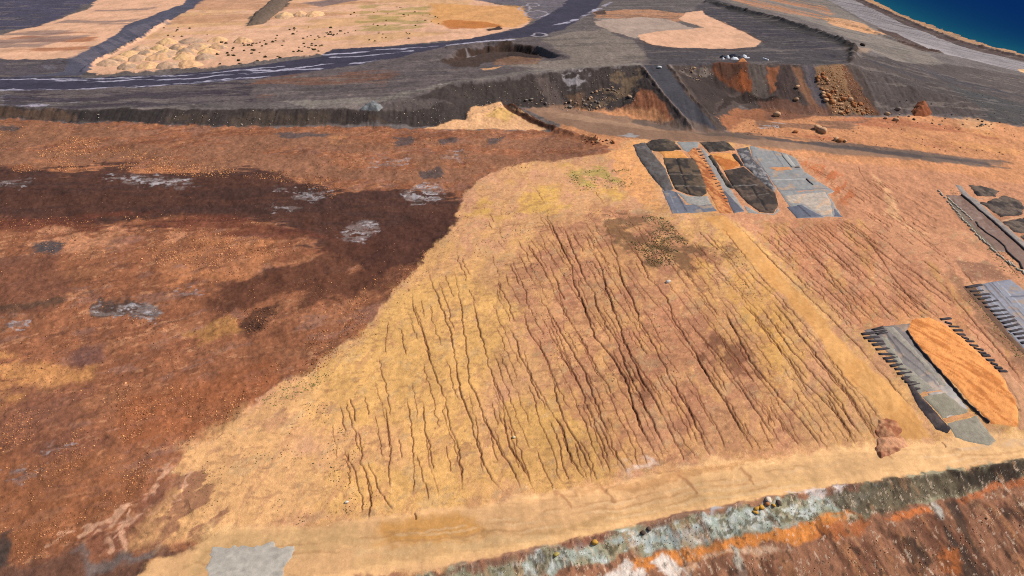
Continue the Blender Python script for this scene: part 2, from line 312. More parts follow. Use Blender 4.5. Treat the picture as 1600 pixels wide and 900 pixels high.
paint([(1315,102),(1325,104),(1345,140),(1378,180),(1355,178),(1325,140)], (100,66,48), 1, 1.2, 5, .9)
paint([(1130,150),(1165,142),(1235,160),(1255,160),(1245,166),(1215,164),(1180,158),(1150,160),(1120,176)], (58,45,40), 1, 1.5, 5, 1)
paint([(1125,186),(1150,170),(1190,170),(1250,176),(1280,180),(1250,192),(1190,200),(1140,204)], (162,104,70), 1.5, 2, 7, .95)
paint([(1180,160),(1300,170),(1300,180),(1260,196),(1200,186)], (124,84,66), 2, 2.5, 8, .75)

# upper shelf and the right field
paint([(860,168),(925,174),(985,164),(1062,196),(1135,207),(1165,188),(1290,182),(1450,179),(1540,190),(1800,226),(1900,420),(1300,340),(960,235),(880,205)], (212,146,100), 2, 2, 8)
paint([(1170,205),(1270,185),(1400,182),(1560,210),(1600,240),(1500,232),(1300,220)], (182,112,78), 3, 4, 14, .8, (30,10,-10,.36,.6,2))
paint([(1180,182),(1280,180),(1360,186),(1340,200),(1250,206),(1190,200)], (132,98,80), 2, 2.5, 8, .75, (20,5,0,.4,.6,7))
paint([(1400,196),(1540,205),(1600,225),(1600,250),(1420,232)], (222,156,98), 3, 4, 14, .6, (25,8,-14,.4,.6,3))
paint([(1490,183),(1535,189),(1570,196),(1540,202),(1500,200)], (228,170,120), 1.5, 2, 6, .7)
TRK = [(815,168),(870,166),(925,174),(990,186),(1085,206),(1135,207),(1250,222),(1400,236),(1560,252),(1560,262),(1430,252),(1290,240),(1150,226),(1050,222),(960,214),(880,196)]
paint(TRK, (156,120,96), 1.5, 1.5, 7, lab=2)
paint([(1000,192),(1110,208),(1200,215),(1330,230),(1450,245),(1570,258)], (112,94,84), 1.5, 1, 6, .9, (30,6,-8,.25,.5,2), line=7)
paint([(1200,217),(1290,228),(1380,238),(1450,248),(1540,256)], (86,76,74), 1, .8, 5, .85, (20,4,-8,.3,.5,5), line=3)
paint([(880,180),(1000,200),(1100,218)], (186,146,116), 1.5, 1.5, 6, .7, (24,4,-12,.4,.6,4), line=5)
paint([(966,212),(985,209),(1000,212),(990,216)], (176,170,168), .8, 1, 3, .9)
paint([(1180,196),(1200,192),(1226,193),(1218,199),(1190,202)], (186,172,168), .8, 1.2, 4, .9, (5,1.6,-10,.42,.55,2))

# brown fill, whole of the left
BROWNP = [(-500,190),(0,184),(130,192),(400,198),(600,199),(690,200),(870,204),(935,222),(960,236),(900,248),(830,254),(780,264),(742,288),(722,318),(715,345),(680,385),(640,430),(590,490),(565,530),(515,560),(485,580),(440,605),(400,630),(330,680),(285,706),(276,740),(290,775),(318,806),(334,836),(300,858),(240,878),(205,905),(190,960),(-500,1100)]
paint(BROWNP, BRN, .8, 1.6, 6, lab=3)
mottle(3, (122,74,52), 14, 3, 28, .56, .68, 1, .5); mottle(3, (172,116,82), 11, 3, 26, .58, .7, 3, .5); mottle(3, (150,112,98), 9, 3, 24, .62, .74, 5, .4); mottle(3, (96,66,54), 6, 2, 30, .7, .8, 6, .4); mottle(3, (206,148,108), 3, 1.2, 26, .72, .82, 2, .5)
def br(p, c, *a, **k): paint(p, c, *a, **k)
br([(-300,195),(300,205),(900,215),(930,240),(740,290),(300,270),(-300,270)], (148,102,76), 4, 5, 20, .85, (26,6,4,.36,.6,1))
br([(-300,186),(100,190),(110,215),(-300,235)], (158,108,78), 4, 4, 16, .8)
br([(60,250),(300,262),(420,280),(360,300),(60,270)], (186,122,84), 2, 4, 12, .8, (12,4,0,.4,.6,2))
br([(-400,272),(60,272),(180,264),(300,280),(380,268),(440,268),(520,306),(620,300),(700,306),(722,316),(714,345),(660,405),(600,430),(540,400),(430,350),(250,336),(130,346),(-400,352)], DBR, 2, 3.5, 12, .96)
br([(-400,262),(60,262),(180,254),(300,268),(400,262),(520,292),(620,290),(722,300),(722,350),(650,420),(560,420),(430,362),(250,350),(130,360),(-400,366)], (78,52,44), 2, 4, 10, .9, (22,2.4,4,.5,.58,5))
br([(-400,345),(130,338),(250,330),(450,345),(560,390),(430,385),(200,358),(-400,370)], (112,62,46), 3, 4, 14, .75, (24,6,2,.36,.6,3))
br([(560,380),(640,340),(710,330),(690,375),(640,425),(590,470),(560,440)], (80,48,38), 3, 3, 10, .6)
br([(480,335),(620,390),(600,440),(420,520),(372,522),(380,495),(330,500),(310,505),(350,440),(430,420)], (92,56,42), 2.5, 4, 10, .85, (18,7,40,.28,.5,4))
br([(380,500),(400,480),(440,478),(420,512),(385,524)], (70,46,36), 1.5, 2.5, 6, .8)
br([(20,370),(130,352),(260,352),(300,372),(200,394),(30,390)], (202,140,102), 2, 4, 10, .75, (10,4,10,.36,.58,2))
br([(270,380),(340,372),(420,378),(400,430),(260,440)], (190,124,82), 2.5, 4, 10, .7, (10,4,30,.36,.6,5))
br([(50,380),(90,376),(110,386),(85,396),(55,394)], (82,70,70), 1.5, 2, 6, .8)
br([(-50,400),(90,400),(110,440),(90,480),(-50,500)], (126,80,60), 3, 4, 14, .8)
br([(-40,480),(60,478),(100,466),(90,486),(30,490),(-40,494)], (88,66,52), 1.5, 2.5, 8, .8)
br([(-60,560),(60,560),(155,570),(150,600),(60,616),(-60,620)], (206,144,88), 3, 4, 12, .8, (12,5,12,.36,.58,3))
br([(90,525),(180,530),(180,560),(100,570)], (120,82,74), 3, 4, 10, .7, (10,6,20,.4,.6,6))
br([(300,515),(360,496),(376,520),(320,545)], (178,126,72), 2, 3, 8, .7)
br([(-60,610),(120,600),(180,640),(120,740),(-60,760)], (134,86,66), 4, 5, 18, .8, (20,8,30,.34,.6,5))
br([(180,620),(420,560),(440,600),(280,700),(200,700)], (160,94,58), 3, 4, 14, .6)
br([(-100,730),(60,720),(160,700),(220,760),(130,860),(-100,905)], (148,92,58), 4, 4, 14, .6)
br([(-60,840),(0,842),(25,836),(14,880),(-60,905)], (70,62,58), 1.5, 2, 6, .9)
br([(-60,890),(60,876),(190,858),(260,850),(300,870),(230,930),(-60,930)], (106,74,60), 2, 3, 8, .85)
br([(100,872),(170,862),(250,850),(240,868),(140,890)], (120,112,108), 2, 3, 8, .6)
br([(120,862),(250,850),(330,800),(330,730),(290,725),(240,770)], (136,88,68), 2, 3, 8, .6)
WH = lambda p, a=.9, t=.44: (br(p, (170,156,152), 1.2, 2.6, 5, a * .4, (3.2,1.2,8,t+.04,t+.16,2)), br(p, (176,166,166), 1, 2.6, 4, a * .9, (1.8,.8,8,t+.18,t+.3,5)), br(p, (78,62,56), 1.6, 3, 5, .4, (4,1.6,8,.56,.68,4)))
WH([(160,276),(180,272),(300,280),(310,290),(200,290)]); WH([(0,282),(50,280),(40,294),(0,296)], .7); WH([(430,292),(520,296),(500,312),(440,306)], .8)
WH([(625,300),(655,288),(690,292),(690,312),(650,320)], 1, .36); WH([(538,356),(580,344),(600,356),(565,378),(530,372)], .9, .4)
WH([(420,322),(465,320),(460,334),(420,332)], .7); WH([(276,454),(310,452),(310,462),(276,462)]); WH([(0,500),(60,496),(50,508),(0,512)], .8)
br([(142,480),(160,466),(200,474),(250,480),(240,498),(200,492),(150,496)], (72,62,58), 1.2, 2, 5, .8)
WH([(185,480),(215,476),(252,480),(240,500),(215,492)], 1, .3); WH([(150,476),(195,480),(190,492),(150,492)], .7, .45)
WH([(60,690),(100,680),(110,700),(70,705)], .6); WH([(20,730),(60,728),(70,750),(20,750)], .5); WH([(580,248),(640,248),(620,262),(580,262)], .6); WH([(690,240),(720,236),(716,250),(690,252)], .7)
for q in ([(680,214),(715,213),(722,221),(690,224)], [(765,216),(788,214),(780,224),(766,224)], [(615,212),(645,212),(645,226),(618,226)], [(430,205),(520,208),(500,216),(440,214)], [(20,195),(28,192),(26,206),(0,206),(0,195)], [(655,265),(690,262),(700,275),(660,280)], [(60,380),(90,376),(96,390),(62,396)]):
    br(q, (84,76,76), 1.2, 2, 5, .8)
br([(520,208),(640,206),(600,230),(530,225)], (196,134,88), 2, 3, 12, .6, (14,3,4,.4,.58,3))

# capped orange slope
CAP = [(960,236),(900,248),(830,254),(780,264),(742,288),(722,318),(715,345),(680,385),(640,430),(590,490),(565,530),(515,560),(485,580),(440,605),(400,630),(330,680),(285,706),(276,740),(290,775),(318,806),(334,836),(300,858),(240,878),(215,905),(700,960),(1800,760),(1900,420),(1300,340),(1310,300),(1280,250),(1140,224),(1050,221),(985,216)]
W, m = region(CAP, .8, 1.6, 6)
n1 = fbm(PX[W], PY[W], 60, 3, 2, 40, 15); c = lin(OCH) * (1 - n1[..., None]) + lin(PNK) * n1[..., None]
COL[W] = COL[W] * (1 - m[..., None]) + c * m[..., None]; LAB[W][m > .5] = 4
sl = paint
mottle(4, (198,142,112), 9, 5, 72, .56, .66, 1, .5); mottle(4, (216,164,96), 10, 5, 72, .6, .68, 4, .35)
sl([(1050,221),(1300,250),(1700,300),(1900,620),(1600,640),(1340,510),(1130,340)], (200,140,104), 3, 4, 20, .9)
sl([(1160,345),(1340,342),(1480,430),(1600,600),(1345,508),(1250,440)], (196,146,84), 2, 3, 10, .55, (3,16,-18,.52,.64,2)); sl([(1160,345),(1340,342),(1480,430),(1600,600),(1345,508),(1250,440)], (170,112,84), 2, 3, 10, .5, (3,14,-18,.56,.66,5))
sl([(720,330),(830,262),(900,252),(980,300),(940,320),(800,340)], (212,164,84), 3, 4, 14, .8, (14,10,0,.3,.55,1))
sl([(880,270),(960,262),(980,286),(900,296)], (168,150,78), 2, 3, 8, .75, (6,4,0,.4,.6,2))
sl([(940,240),(990,218),(1010,260),(1040,330),(1000,320)], (224,158,98), 2, 3, 10, .8)
sl([(1095,260),(1110,262),(1140,330),(1120,330)], (226,150,86), 1.5, 1.5, 8, .8)
sl([(620,450),(720,420),(790,480),(760,640),(720,780),(480,790),(480,600)], (216,166,98), 4, 5, 20, .85)
sl([(280,710),(400,640),(500,590),(560,650),(540,760),(420,830),(240,830)], (218,165,110), 4, 5, 20, .9)
sl([(500,660),(620,640),(640,720),(540,760),(470,700)], (204,150,116), 4, 5, 16, .7, (14,10,0,.42,.6,3))
sl([(880,380),(1000,360),(1120,480),(1190,600),(1060,680),(960,620),(900,500)], (172,112,80), 4, 5, 20, .8, (16,12,40,.25,.5,3))
sl([(930,330),(1010,330),(1130,400),(1120,430),(1040,420),(960,390)], (160,106,80), 3, 4, 10, .75, (8,6,10,.3,.5,5))
sl([(1080,400),(1180,420),(1260,560),(1330,680),(1250,690),(1130,560)], (210,156,84), 3, 5, 20, .7, (20,8,70,.36,.6,2))
sl([(760,640),(900,600),(1000,700),(940,760),(760,775)], (202,154,86), 3, 5, 16, .7)
TANT = [(1100,338),(1130,336),(1200,400),(1300,520),(1400,610),(1460,680),(1420,690),(1330,600),(1230,470),(1150,385)]
sl([(1130,336),(1160,350),(1250,450),(1290,500),(1250,480),(1180,400)], (232,180,110), 1.5, 1.5, 8, .5)
sl([(1190,340),(1330,345),(1480,480),(1500,500),(1340,512),(1270,440)], (196,132,92), 3, 4, 14, .6, (16,5,70,.4,.6,4))
sl([(1250,250),(1300,262),(1340,300),(1320,320),(1290,290)], (190,104,58), 2, 2.5, 8, .75, (10,2.5,58,.36,.55,3))
sl([(1360,270),(1390,300),(1420,350),(1480,375),(1450,372),(1390,340)], (226,172,124), 1.2, 2, 6, .8, (10,2.5,60,.36,.56,3))
sl([(1490,410),(1540,405),(1580,440),(1520,440)], (136,96,76), 1.5, 2, 6, .8)
sl([(1485,420),(1510,440),(1620,560),(1620,590),(1560,540),(1500,470)], (132,96,72), 1.5, 2, 6, .7)
for q, a in (([(948,335),(985,340),(985,372),(960,366)],.7),([(870,422),(890,420),(892,436),(872,436)],.75),([(1110,520),(1150,530),(1190,580),(1150,580),(1110,550)],.7),([(970,570),(1000,580),(1000,610),(975,600)],.6),([(1090,380),(1140,380),(1150,405),(1100,405)],.6),([(1030,440),(1060,450),(1060,480),(1030,470)],.4),([(1050,545),(1090,550),(1080,580),(1050,575)],.5)):
    sl(q, (92,56,42), 1.5, 3, 5, a, (4,3,20,.3,.5,4))
sl([(1005,335),(1035,340),(1075,385),(1060,412),(1020,414),(1000,370)], (112,100,62), 2, 3, 6, .6, (3,2,10,.4,.6,6))
sl([(980,320),(1020,322),(1040,350),(1000,345)], (140,140,112), 2, 2.5, 6, .35, (5,4,10,.4,.6,3))
for q in ([(1370,655),(1385,652),(1400,668),(1415,690),(1395,712),(1370,712),(1366,690)],):
    sl(q, (170,112,78), 1, 1, 4, .8)
CEN = [(770,440),(850,350),(930,325),(1010,335),(1090,410),(1200,560),(1262,690),(1080,722),(960,735),(900,650),(820,520)]
sl(CEN, (190,134,98), 7, 5, 20, .62); sl(CEN, (176,120,90), 2, 3, 8, .55, (7,4,30,.52,.62,2)); sl(CEN, (150,102,76), 1, 2, 5, .5, (2.6,1.1,8,.6,.7,6)); sl(CEN, (212,158,100), 2, 3, 8, .5, (8,4,70,.6,.68,5))
sl([(640,440),(720,400),(760,460),(800,600),(780,770),(560,800),(480,640),(560,550)], (220,166,100), 6, 5, 20, .5)
mottle(4, (150,104,74), 3, 1.2, 10, .68, .78, 6, .4); mottle(4, (180,150,112), 4, 2, 40, .68, .76, 3, .35); mottle(4, (168,116,88), 5, 2, 70, .64, .72, 2, .35)
mottle(4, (140,96,70), .9, .5, 8, .76, .84, 5, .5); mottle(4, (230,182,130), .7, .5, 8, .78, .86, 1, .5)
sl(TANT, (230,170,104), .8, 1., 8, 1, lab=2); sl(TANT, (216,152,86), 1, 1., 8, .5, (8,3,60,.46,.62,3))
sl([(930,335),(1000,338),(1090,385),(1145,402),(1080,428),(1010,418),(950,378)], (108,78,54), 1.5, 3, 5, .75, (5,3,10,.38,.6,2)); sl([(1100,515),(1160,530),(1200,590),(1150,590),(1100,560)], (110,70,52), 1.5, 3, 5, .7, (4,3,10,.4,.6,4)); sl([(960,560),(1010,575),(1010,620),(970,605)], (112,72,52), 1.5, 3, 5, .6, (4,3,10,.4,.6,4))
paint([(230,720),(300,705),(350,760),(380,830),(330,850),(240,872)], (140,94,72), 2, 3, 6, .8, (7,3,40,.46,.58,3))
paint([(330,690),(420,640),(470,610),(460,640),(380,720),(340,760)], (176,124,96), 2, 3, 6, .5, (6,3,30,.52,.64,2))
# bench
BEN = [(-300,960),(210,905),(240,878),(300,860),(345,838),(640,800),(760,785),(950,760),(1250,712),(1480,694),(1800,668),(1850,690),(1600,722),(1270,768),(1000,822),(800,868),(560,902),(250,965)]
paint(BEN, (240,186,130), 1.2, 1.2, 7, lab=2)
paint([(1060,730),(1300,700),(1700,670),(1700,705),(1280,766),(1100,800)], (242,190,132), 2, 2, 10, .8)
paint([(600,820),(720,806),(745,836),(700,862),(590,858)], (224,160,84), 3, 2, 10, .8)
paint([(300,830),(560,815),(600,850),(420,860),(300,900)], (224,178,122), 3, 3, 10, .8)
paint([(850,780),(1060,735),(1200,715),(1180,722),(1040,756),(950,768)], (196,142,92), 1, 1.2, 6, .7)
paint([(560,880),(800,850),(1000,800),(1280,752)], (238,188,128), 2, 1.2, 8, .7, line=3)
paint([(700,840),(860,832),(960,800)], (206,158,104), 1, 1.5, 6, .6, line=1.2)
paint([(560,862),(740,850),(860,838)], (240,196,140), 1.5, 1, 6, .6, line=1.5)
paint([(975,718),(1028,716),(1028,734),(985,738)], (220,190,168), 1, 1.5, 4, .8, (4,2.4,0,.36,.6,3))
paint([(1480,694),(1570,686),(1640,680),(1640,690),(1500,702)], (226,188,150), 1, 1, 5, .7, (8,2,5,.4,.6,2))
for q in ([(320,862),(560,842),(760,822),(960,790),(1250,738),(1600,704)], [(300,880),(560,856),(760,836),(960,804),(1250,750),(1600,712)], [(600,835),(800,806),(1000,772),(1260,726),(1500,704)]):
    paint(q, (196,144,96), .3, .8, 9, .5, (18,3,-8,.4,.6,3), line=.5); q2 = [(a, b + 5) for a, b in q]; paint(q2, (246,204,154), .3, .8, 9, .5, (18,3,-8,.4,.6,5), line=.5)
for q in ([(870,770),(885,782),(892,792)], [(936,758),(948,772),(960,784)], [(1060,742),(1075,758),(1085,770)], [(1158,732),(1170,744),(1180,756)], [(1366,690),(1380,706),(1392,716)]): paint(q, (186,130,86), .4, .8, 4, .7, line=.8)
for q in ([(1112,340),(1160,388),(1240,476),(1340,600),(1430,685)], [(1122,338),(1180,392),(1270,480),(1370,600),(1445,680)]): paint(q, (204,142,80), .3, .7, 6, .55, (10,2,60,.35,.6,2), line=.45)
# grey strip, orange band and lower slope
LOW = [(600,910),(700,893),(800,869),(900,848),(1000,823),(1150,790),(1270,769),(1400,750),(1600,722),(1850,690),(2000,900),(1700,1200),(0,1200),(250,980)]
paint(LOW, (160,110,82), .8, .8, 5, lab=5)
paint([(600,904),(700,893),(800,869),(900,848),(1000,823),(1150,790),(1270,769),(1400,750),(1600,722),(1850,690),(1850,715),(1600,757),(1450,780),(1300,812),(1100,850),(1000,866),(800,905),(700,930)], (166,156,126), .8, 1.4, 4)
paint([(800,878),(900,858),(1000,828),(1150,794),(1270,775),(1340,780),(1320,800),(1250,812),(1100,845),(1000,864),(850,895)], (178,184,168), 1, 1.6, 5, .95, (6,3,10,.3,.6,2))
paint([(760,890),(1000,828),(1270,770),(1400,752),(1340,800),(1000,864),(800,902)], (214,214,204), .8, 1.4, 4, .8, (2.2,1.2,12,.56,.66,1)); paint([(700,905),(1000,828),(1270,770),(1600,722),(1600,755),(1340,800),(1000,864)], (96,84,58), .8, 1.4, 4, .7, (1.4,1,12,.6,.68,5))
paint([(930,860),(1060,822),(1180,790),(1150,815),(1000,858)], (186,196,190), .8, 1.4, 4, .8, (5,2.4,12,.42,.62,4))
paint([(1290,775),(1400,752),(1600,722),(1850,690),(1850,715),(1600,757),(1480,778),(1330,806)], (112,98,76), 1.2, 1.6, 5, .9)
paint([(1480,742),(1600,724),(1600,750),(1500,764)], (58,48,42), 1.2, 1.6, 5, .85)
paint([(560,904),(700,894),(860,858),(1000,824),(1150,791),(1270,769),(1340,762)], (150,96,78), .5, .8, 4, .7, (8,3,0,.3,.5,3), line=1.3)
paint([(1230,772),(1270,764),(1320,762),(1310,772),(1270,774)], (232,214,204), .6, 1, 3, .9, (4,2,0,.35,.55,3))
paint([(1120,792),(1130,796),(1110,804)], WHT, .5, .6, 3)
paint([(1000,866),(1100,850),(1250,816),(1330,800),(1340,804),(1280,842),(1180,852),(1070,880),(990,895),(960,890)], (224,140,70), .7, 1, 5, .95, (14,5,10,.16,.36,2))
paint([(1380,812),(1395,806),(1440,792),(1460,790),(1448,802),(1400,818)], (208,120,68), .6, .8, 4)
paint([(1280,820),(1340,803),(1360,810),(1330,838),(1270,842)], (190,108,58), 1, 1, 4, .7)
paint([(1488,782),(1500,774),(1540,762),(1620,745),(1620,755),(1550,772),(1500,788)], (204,118,72), .6, .8, 4, .9)
paint([(960,890),(1060,872),(1080,884),(1020,910),(940,910)], (240,222,206), .8, 1.4, 4, .95, (5,2.5,10,.26,.5,2))
paint([(1060,872),(1150,858),(1250,848),(1240,856),(1120,872),(1070,886)], (226,184,150), .7, 1, 4, .8, (6,2.4,10,.3,.5,4))
paint([(1138,850),(1150,856),(1160,880),(1168,915),(1150,915),(1146,880)], (186,178,160), .8, 1, 4, .9)
paint([(1456,790),(1470,790),(1478,808),(1464,812)], (214,204,188), .7, 1, 3, .9)
lowp = [(1060,890),(1300,850),(1480,800),(1640,765),(1640,960),(1000,960)]
paint(lowp, (110,70,52), 1.5, 1.5, 6, .8, (3.2,22,28,.42,.62,2))
paint(lowp, (178,122,84), 1.5, 1.5, 6, .7, (2.4,18,28,.55,.72,5))
paint([(1460,790),(1490,782),(1560,920),(1510,930)], (70,56,48), 1, 1.2, 5, .85, (3,14,28,.25,.5,3))
paint([(1555,800),(1600,770),(1660,760),(1660,920),(1600,910),(1570,850)], (72,52,42), 1.2, 1.5, 5, .85, (4,14,28,.3,.55,6))
paint([(1400,850),(1440,845),(1470,900),(1400,915)], (64,50,44), 1.2, 1.5, 5, .8, (4,12,28,.36,.56,6))
paint([(1466,850),(1495,852),(1510,895),(1475,895)], (176,100,52), 1.2, 1.5, 5, .8, (4,10,28,.3,.5,1))
mottle(5, (70,50,42), 3, 9, 28, .66, .74, 2, .4); mottle(5, (196,144,104), 2, 7, 28, .7, .78, 4, .4)
mottle(5, (70,54,44), .9, 1.6, 28, .68, .76, 3, .6); mottle(5, (226,196,168), .6, 1., 28, .74, .82, 6, .6); mottle(3, (92,58,44), 1., .6, 20, .72, .8, 4, .4)
# pale wheel tracks at lower left
for q, wd in (([(330,690),(260,730),(228,770),(205,790),(170,810),(120,832),(95,838)],1),([(300,712),(250,745),(232,780),(200,792)],.9),([(200,792),(170,820),(172,850),(166,862)],.8),([(205,800),(192,830),(190,860)],.7),([(300,740),(270,780),(215,815),(150,830)],.6),([(290,760),(230,800),(180,835)],.6),([(280,780),(240,805),(190,812)],.5),([(140,822),(110,838),(70,860)],.6)):
    paint(q, (206,156,124), .35, 1, 4, .8, (8,3,40,.3,.5,3), line=wd)

# ------------------------------------------------------------------ relief
n = fbm(PX, PY, 40, 4, 6); PZ += (n - .5) * 1.0 * np.clip((PY - 100) / 200, .25, 1)
n = fbm(PX, PY, 5, 4, 1); amp = np.where(LAB == 3, .75, np.where(LAB == 1, .12, np.where(LAB == 2, .12, np.where(LAB == 4, .16, np.where(LAB == 6, .2, .45))))); PZ += (n - .5) * amp
n = fbm(PX, PY, 1.3, 3, 4); amp2 = np.where(LAB == 3, .16, np.where(LAB == 4, .05, np.where(LAB == 5, .3, np.where((LAB == 1) | (LAB == 2) | (LAB == 6), .03, .26)))); PZ += (n - .5) * amp2
def berm(pts, h, wd, warp=.5, k=5):
    P = ground_pts(pts); W = window(P, wd * 2 + 2)
    if W is None: return
    x, y = PX[W], PY[W]; d = segdist(x + (fbm(x, y, 4, 3, k) - .5) * 2 * warp, y + (fbm(x, y, 4, 3, k + 1) - .5) * 2 * warp, P, False)
    PZ[W] += h * np.exp(-(d / wd) ** 2) * (.6 + .8 * fbm(x, y, 3, 3, k + 2))
berm([(1105,4),(1200,27),(1290,55),(1335,76),(1330,95)], 2.0, 2.4)
berm([(130,117),(250,112),(380,103),(500,86)], .9, 1.2); berm([(132,112),(150,98),(215,62),(262,34)], 1.4, 1.4)
berm([(1004,106),(1035,150),(1069,190),(1082,204)], .9, .9); berm([(1045,103),(1076,146),(1112,188)], 1, .9)
berm([(800,168),(830,186),(870,205),(930,220)], 1.6, 1.5); berm([(600,160),(700,132),(880,109),(1000,103)], .6, 1)
berm([(1284,30),(1340,44),(1400,64),(1470,84)], 1.5, 2); berm([(1340,-2),(1410,30),(1500,66),(1600,90)], 1.6, 2.4)
berm([(700,893),(860,858),(1000,824),(1150,791),(1270,769),(1600,722)], .5, .6, .4); berm([(1500,702),(1480,696),(1250,716),(1060,737),(950,765)], .25, .35, .3)
berm([(780,164),(800,180),(760,192)], .8, 4.5, .4); berm([(740,186),(780,176)], 1.2, 3, .4)
berm([(700,74),(760,66),(800,66)], .8, 1.2); berm([(705,88),(760,68),(820,72),(860,84)], -1.4, 3.5)
# cut bank below the haul road, middle
P = ground_pts([(688,98),(700,84),(715,76),(760,69),(800,67),(838,70),(862,80),(900,92)]); W = window(P + np.array((0, -12)), 30); x, y = PX[W], PY[W]; fd = np.interp(x, P[:, 0], P[:, 1]) + (fbm(x, y, 4, 3, 2) - .5) * 2 - y
PZ[W] -= 3.4 * sstep(0, 4.5, fd) * np.exp(-np.maximum(fd - 4, 0) / 16) * sstep(P[0, 0], P[2, 0] + 3, x) * sstep(P[-1, 0], P[-3, 0] - 3, x)
paint([(690,94),(715,76),(790,66),(835,70),(860,84),(840,90),(800,96),(760,96),(740,104),(710,102)], (84,64,54), 1, 1.5, 5)
paint([(795,68),(835,70),(846,84),(820,92),(792,92)], (62,46,40), 1, 1.2, 5, .9)
paint([(775,90),(800,86),(850,88),(840,98),(770,100)], (150,110,84), 1, 1.5, 5, .7)
paint([(728,74),(745,76),(742,84),(730,80)], (160,152,152), .8, 1, 3, .8)
paint([(750,106),(785,103),(770,108),(752,109)], (222,168,120), .6, .8, 4)
paint([(758,46),(780,40),(786,45),(765,48)], (84,62,52), .6, 1, 4); paint([(928,18),(945,16),(948,22),(930,22)], (92,70,60), .6, 1, 4)
# gullies down the scarp faces
sc = (np.abs(np.gradient(BASE, axis=0) / np.maximum(np.gradient(PY, axis=0), 1e-3)) > .25) & (PY > 225) & (PY < 430)
PZ += np.where(sc, (fbm(PX, PY, 3.2, 4, 3, 30) - .5) * .7, 0)

# rills: x as a function of y, carved into the slope
def rill(P, depth, wid, tone=(84,42,26), amp=.35, seed=0, fade=True):
    P = P[np.argsort(P[:, 1])]; r = np.where((rows >= P[0, 1]) & (rows <= P[-1, 1]))[0]
    if len(r) < 6: return
    yy = rows[r]; s = np.full(len(yy), seed * 7.7)
    jag = (fbm(yy, s, 3.2, 4, seed % 5, gain=.7) - .5) * 2 * amp + (fbm(yy, s + 3, 1.3, 3, seed % 3) - .5) * 1.2 * amp
    xr = np.interp(yy, P[:, 1], P[:, 0]) + jag
    st = .35 + .9 * fbm(yy, s + 9, 7, 3, seed % 7); t = np.linspace(0, 1, len(yy))
    if fade: st = st * np.clip(t / .1, 0, 1) * np.clip((1 - t) / .12, 0, 1)
    c0 = np.searchsorted(us, (xr - 2.6) / HW[r]).min(); c1 = np.searchsorted(us, (xr + 2.6) / HW[r]).max() + 1
    W = (slice(r[0], r[-1] + 1), slice(c0, c1)); d = np.abs(PX[W] - xr[:, None]); wv = wid * (.5 + .5 * st)[:, None]
    cut = np.exp(-(d / wv) ** 2) * st[:, None]; PZ[W] -= depth * cut
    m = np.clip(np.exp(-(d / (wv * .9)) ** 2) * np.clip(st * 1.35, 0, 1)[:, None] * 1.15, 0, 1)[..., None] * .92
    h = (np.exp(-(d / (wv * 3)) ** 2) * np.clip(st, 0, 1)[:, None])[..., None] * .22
    COL[W] = COL[W] * (1 - h) + lin((170,106,66)) * h; COL[W] = COL[W] * (1 - m) + lin(tone) * m
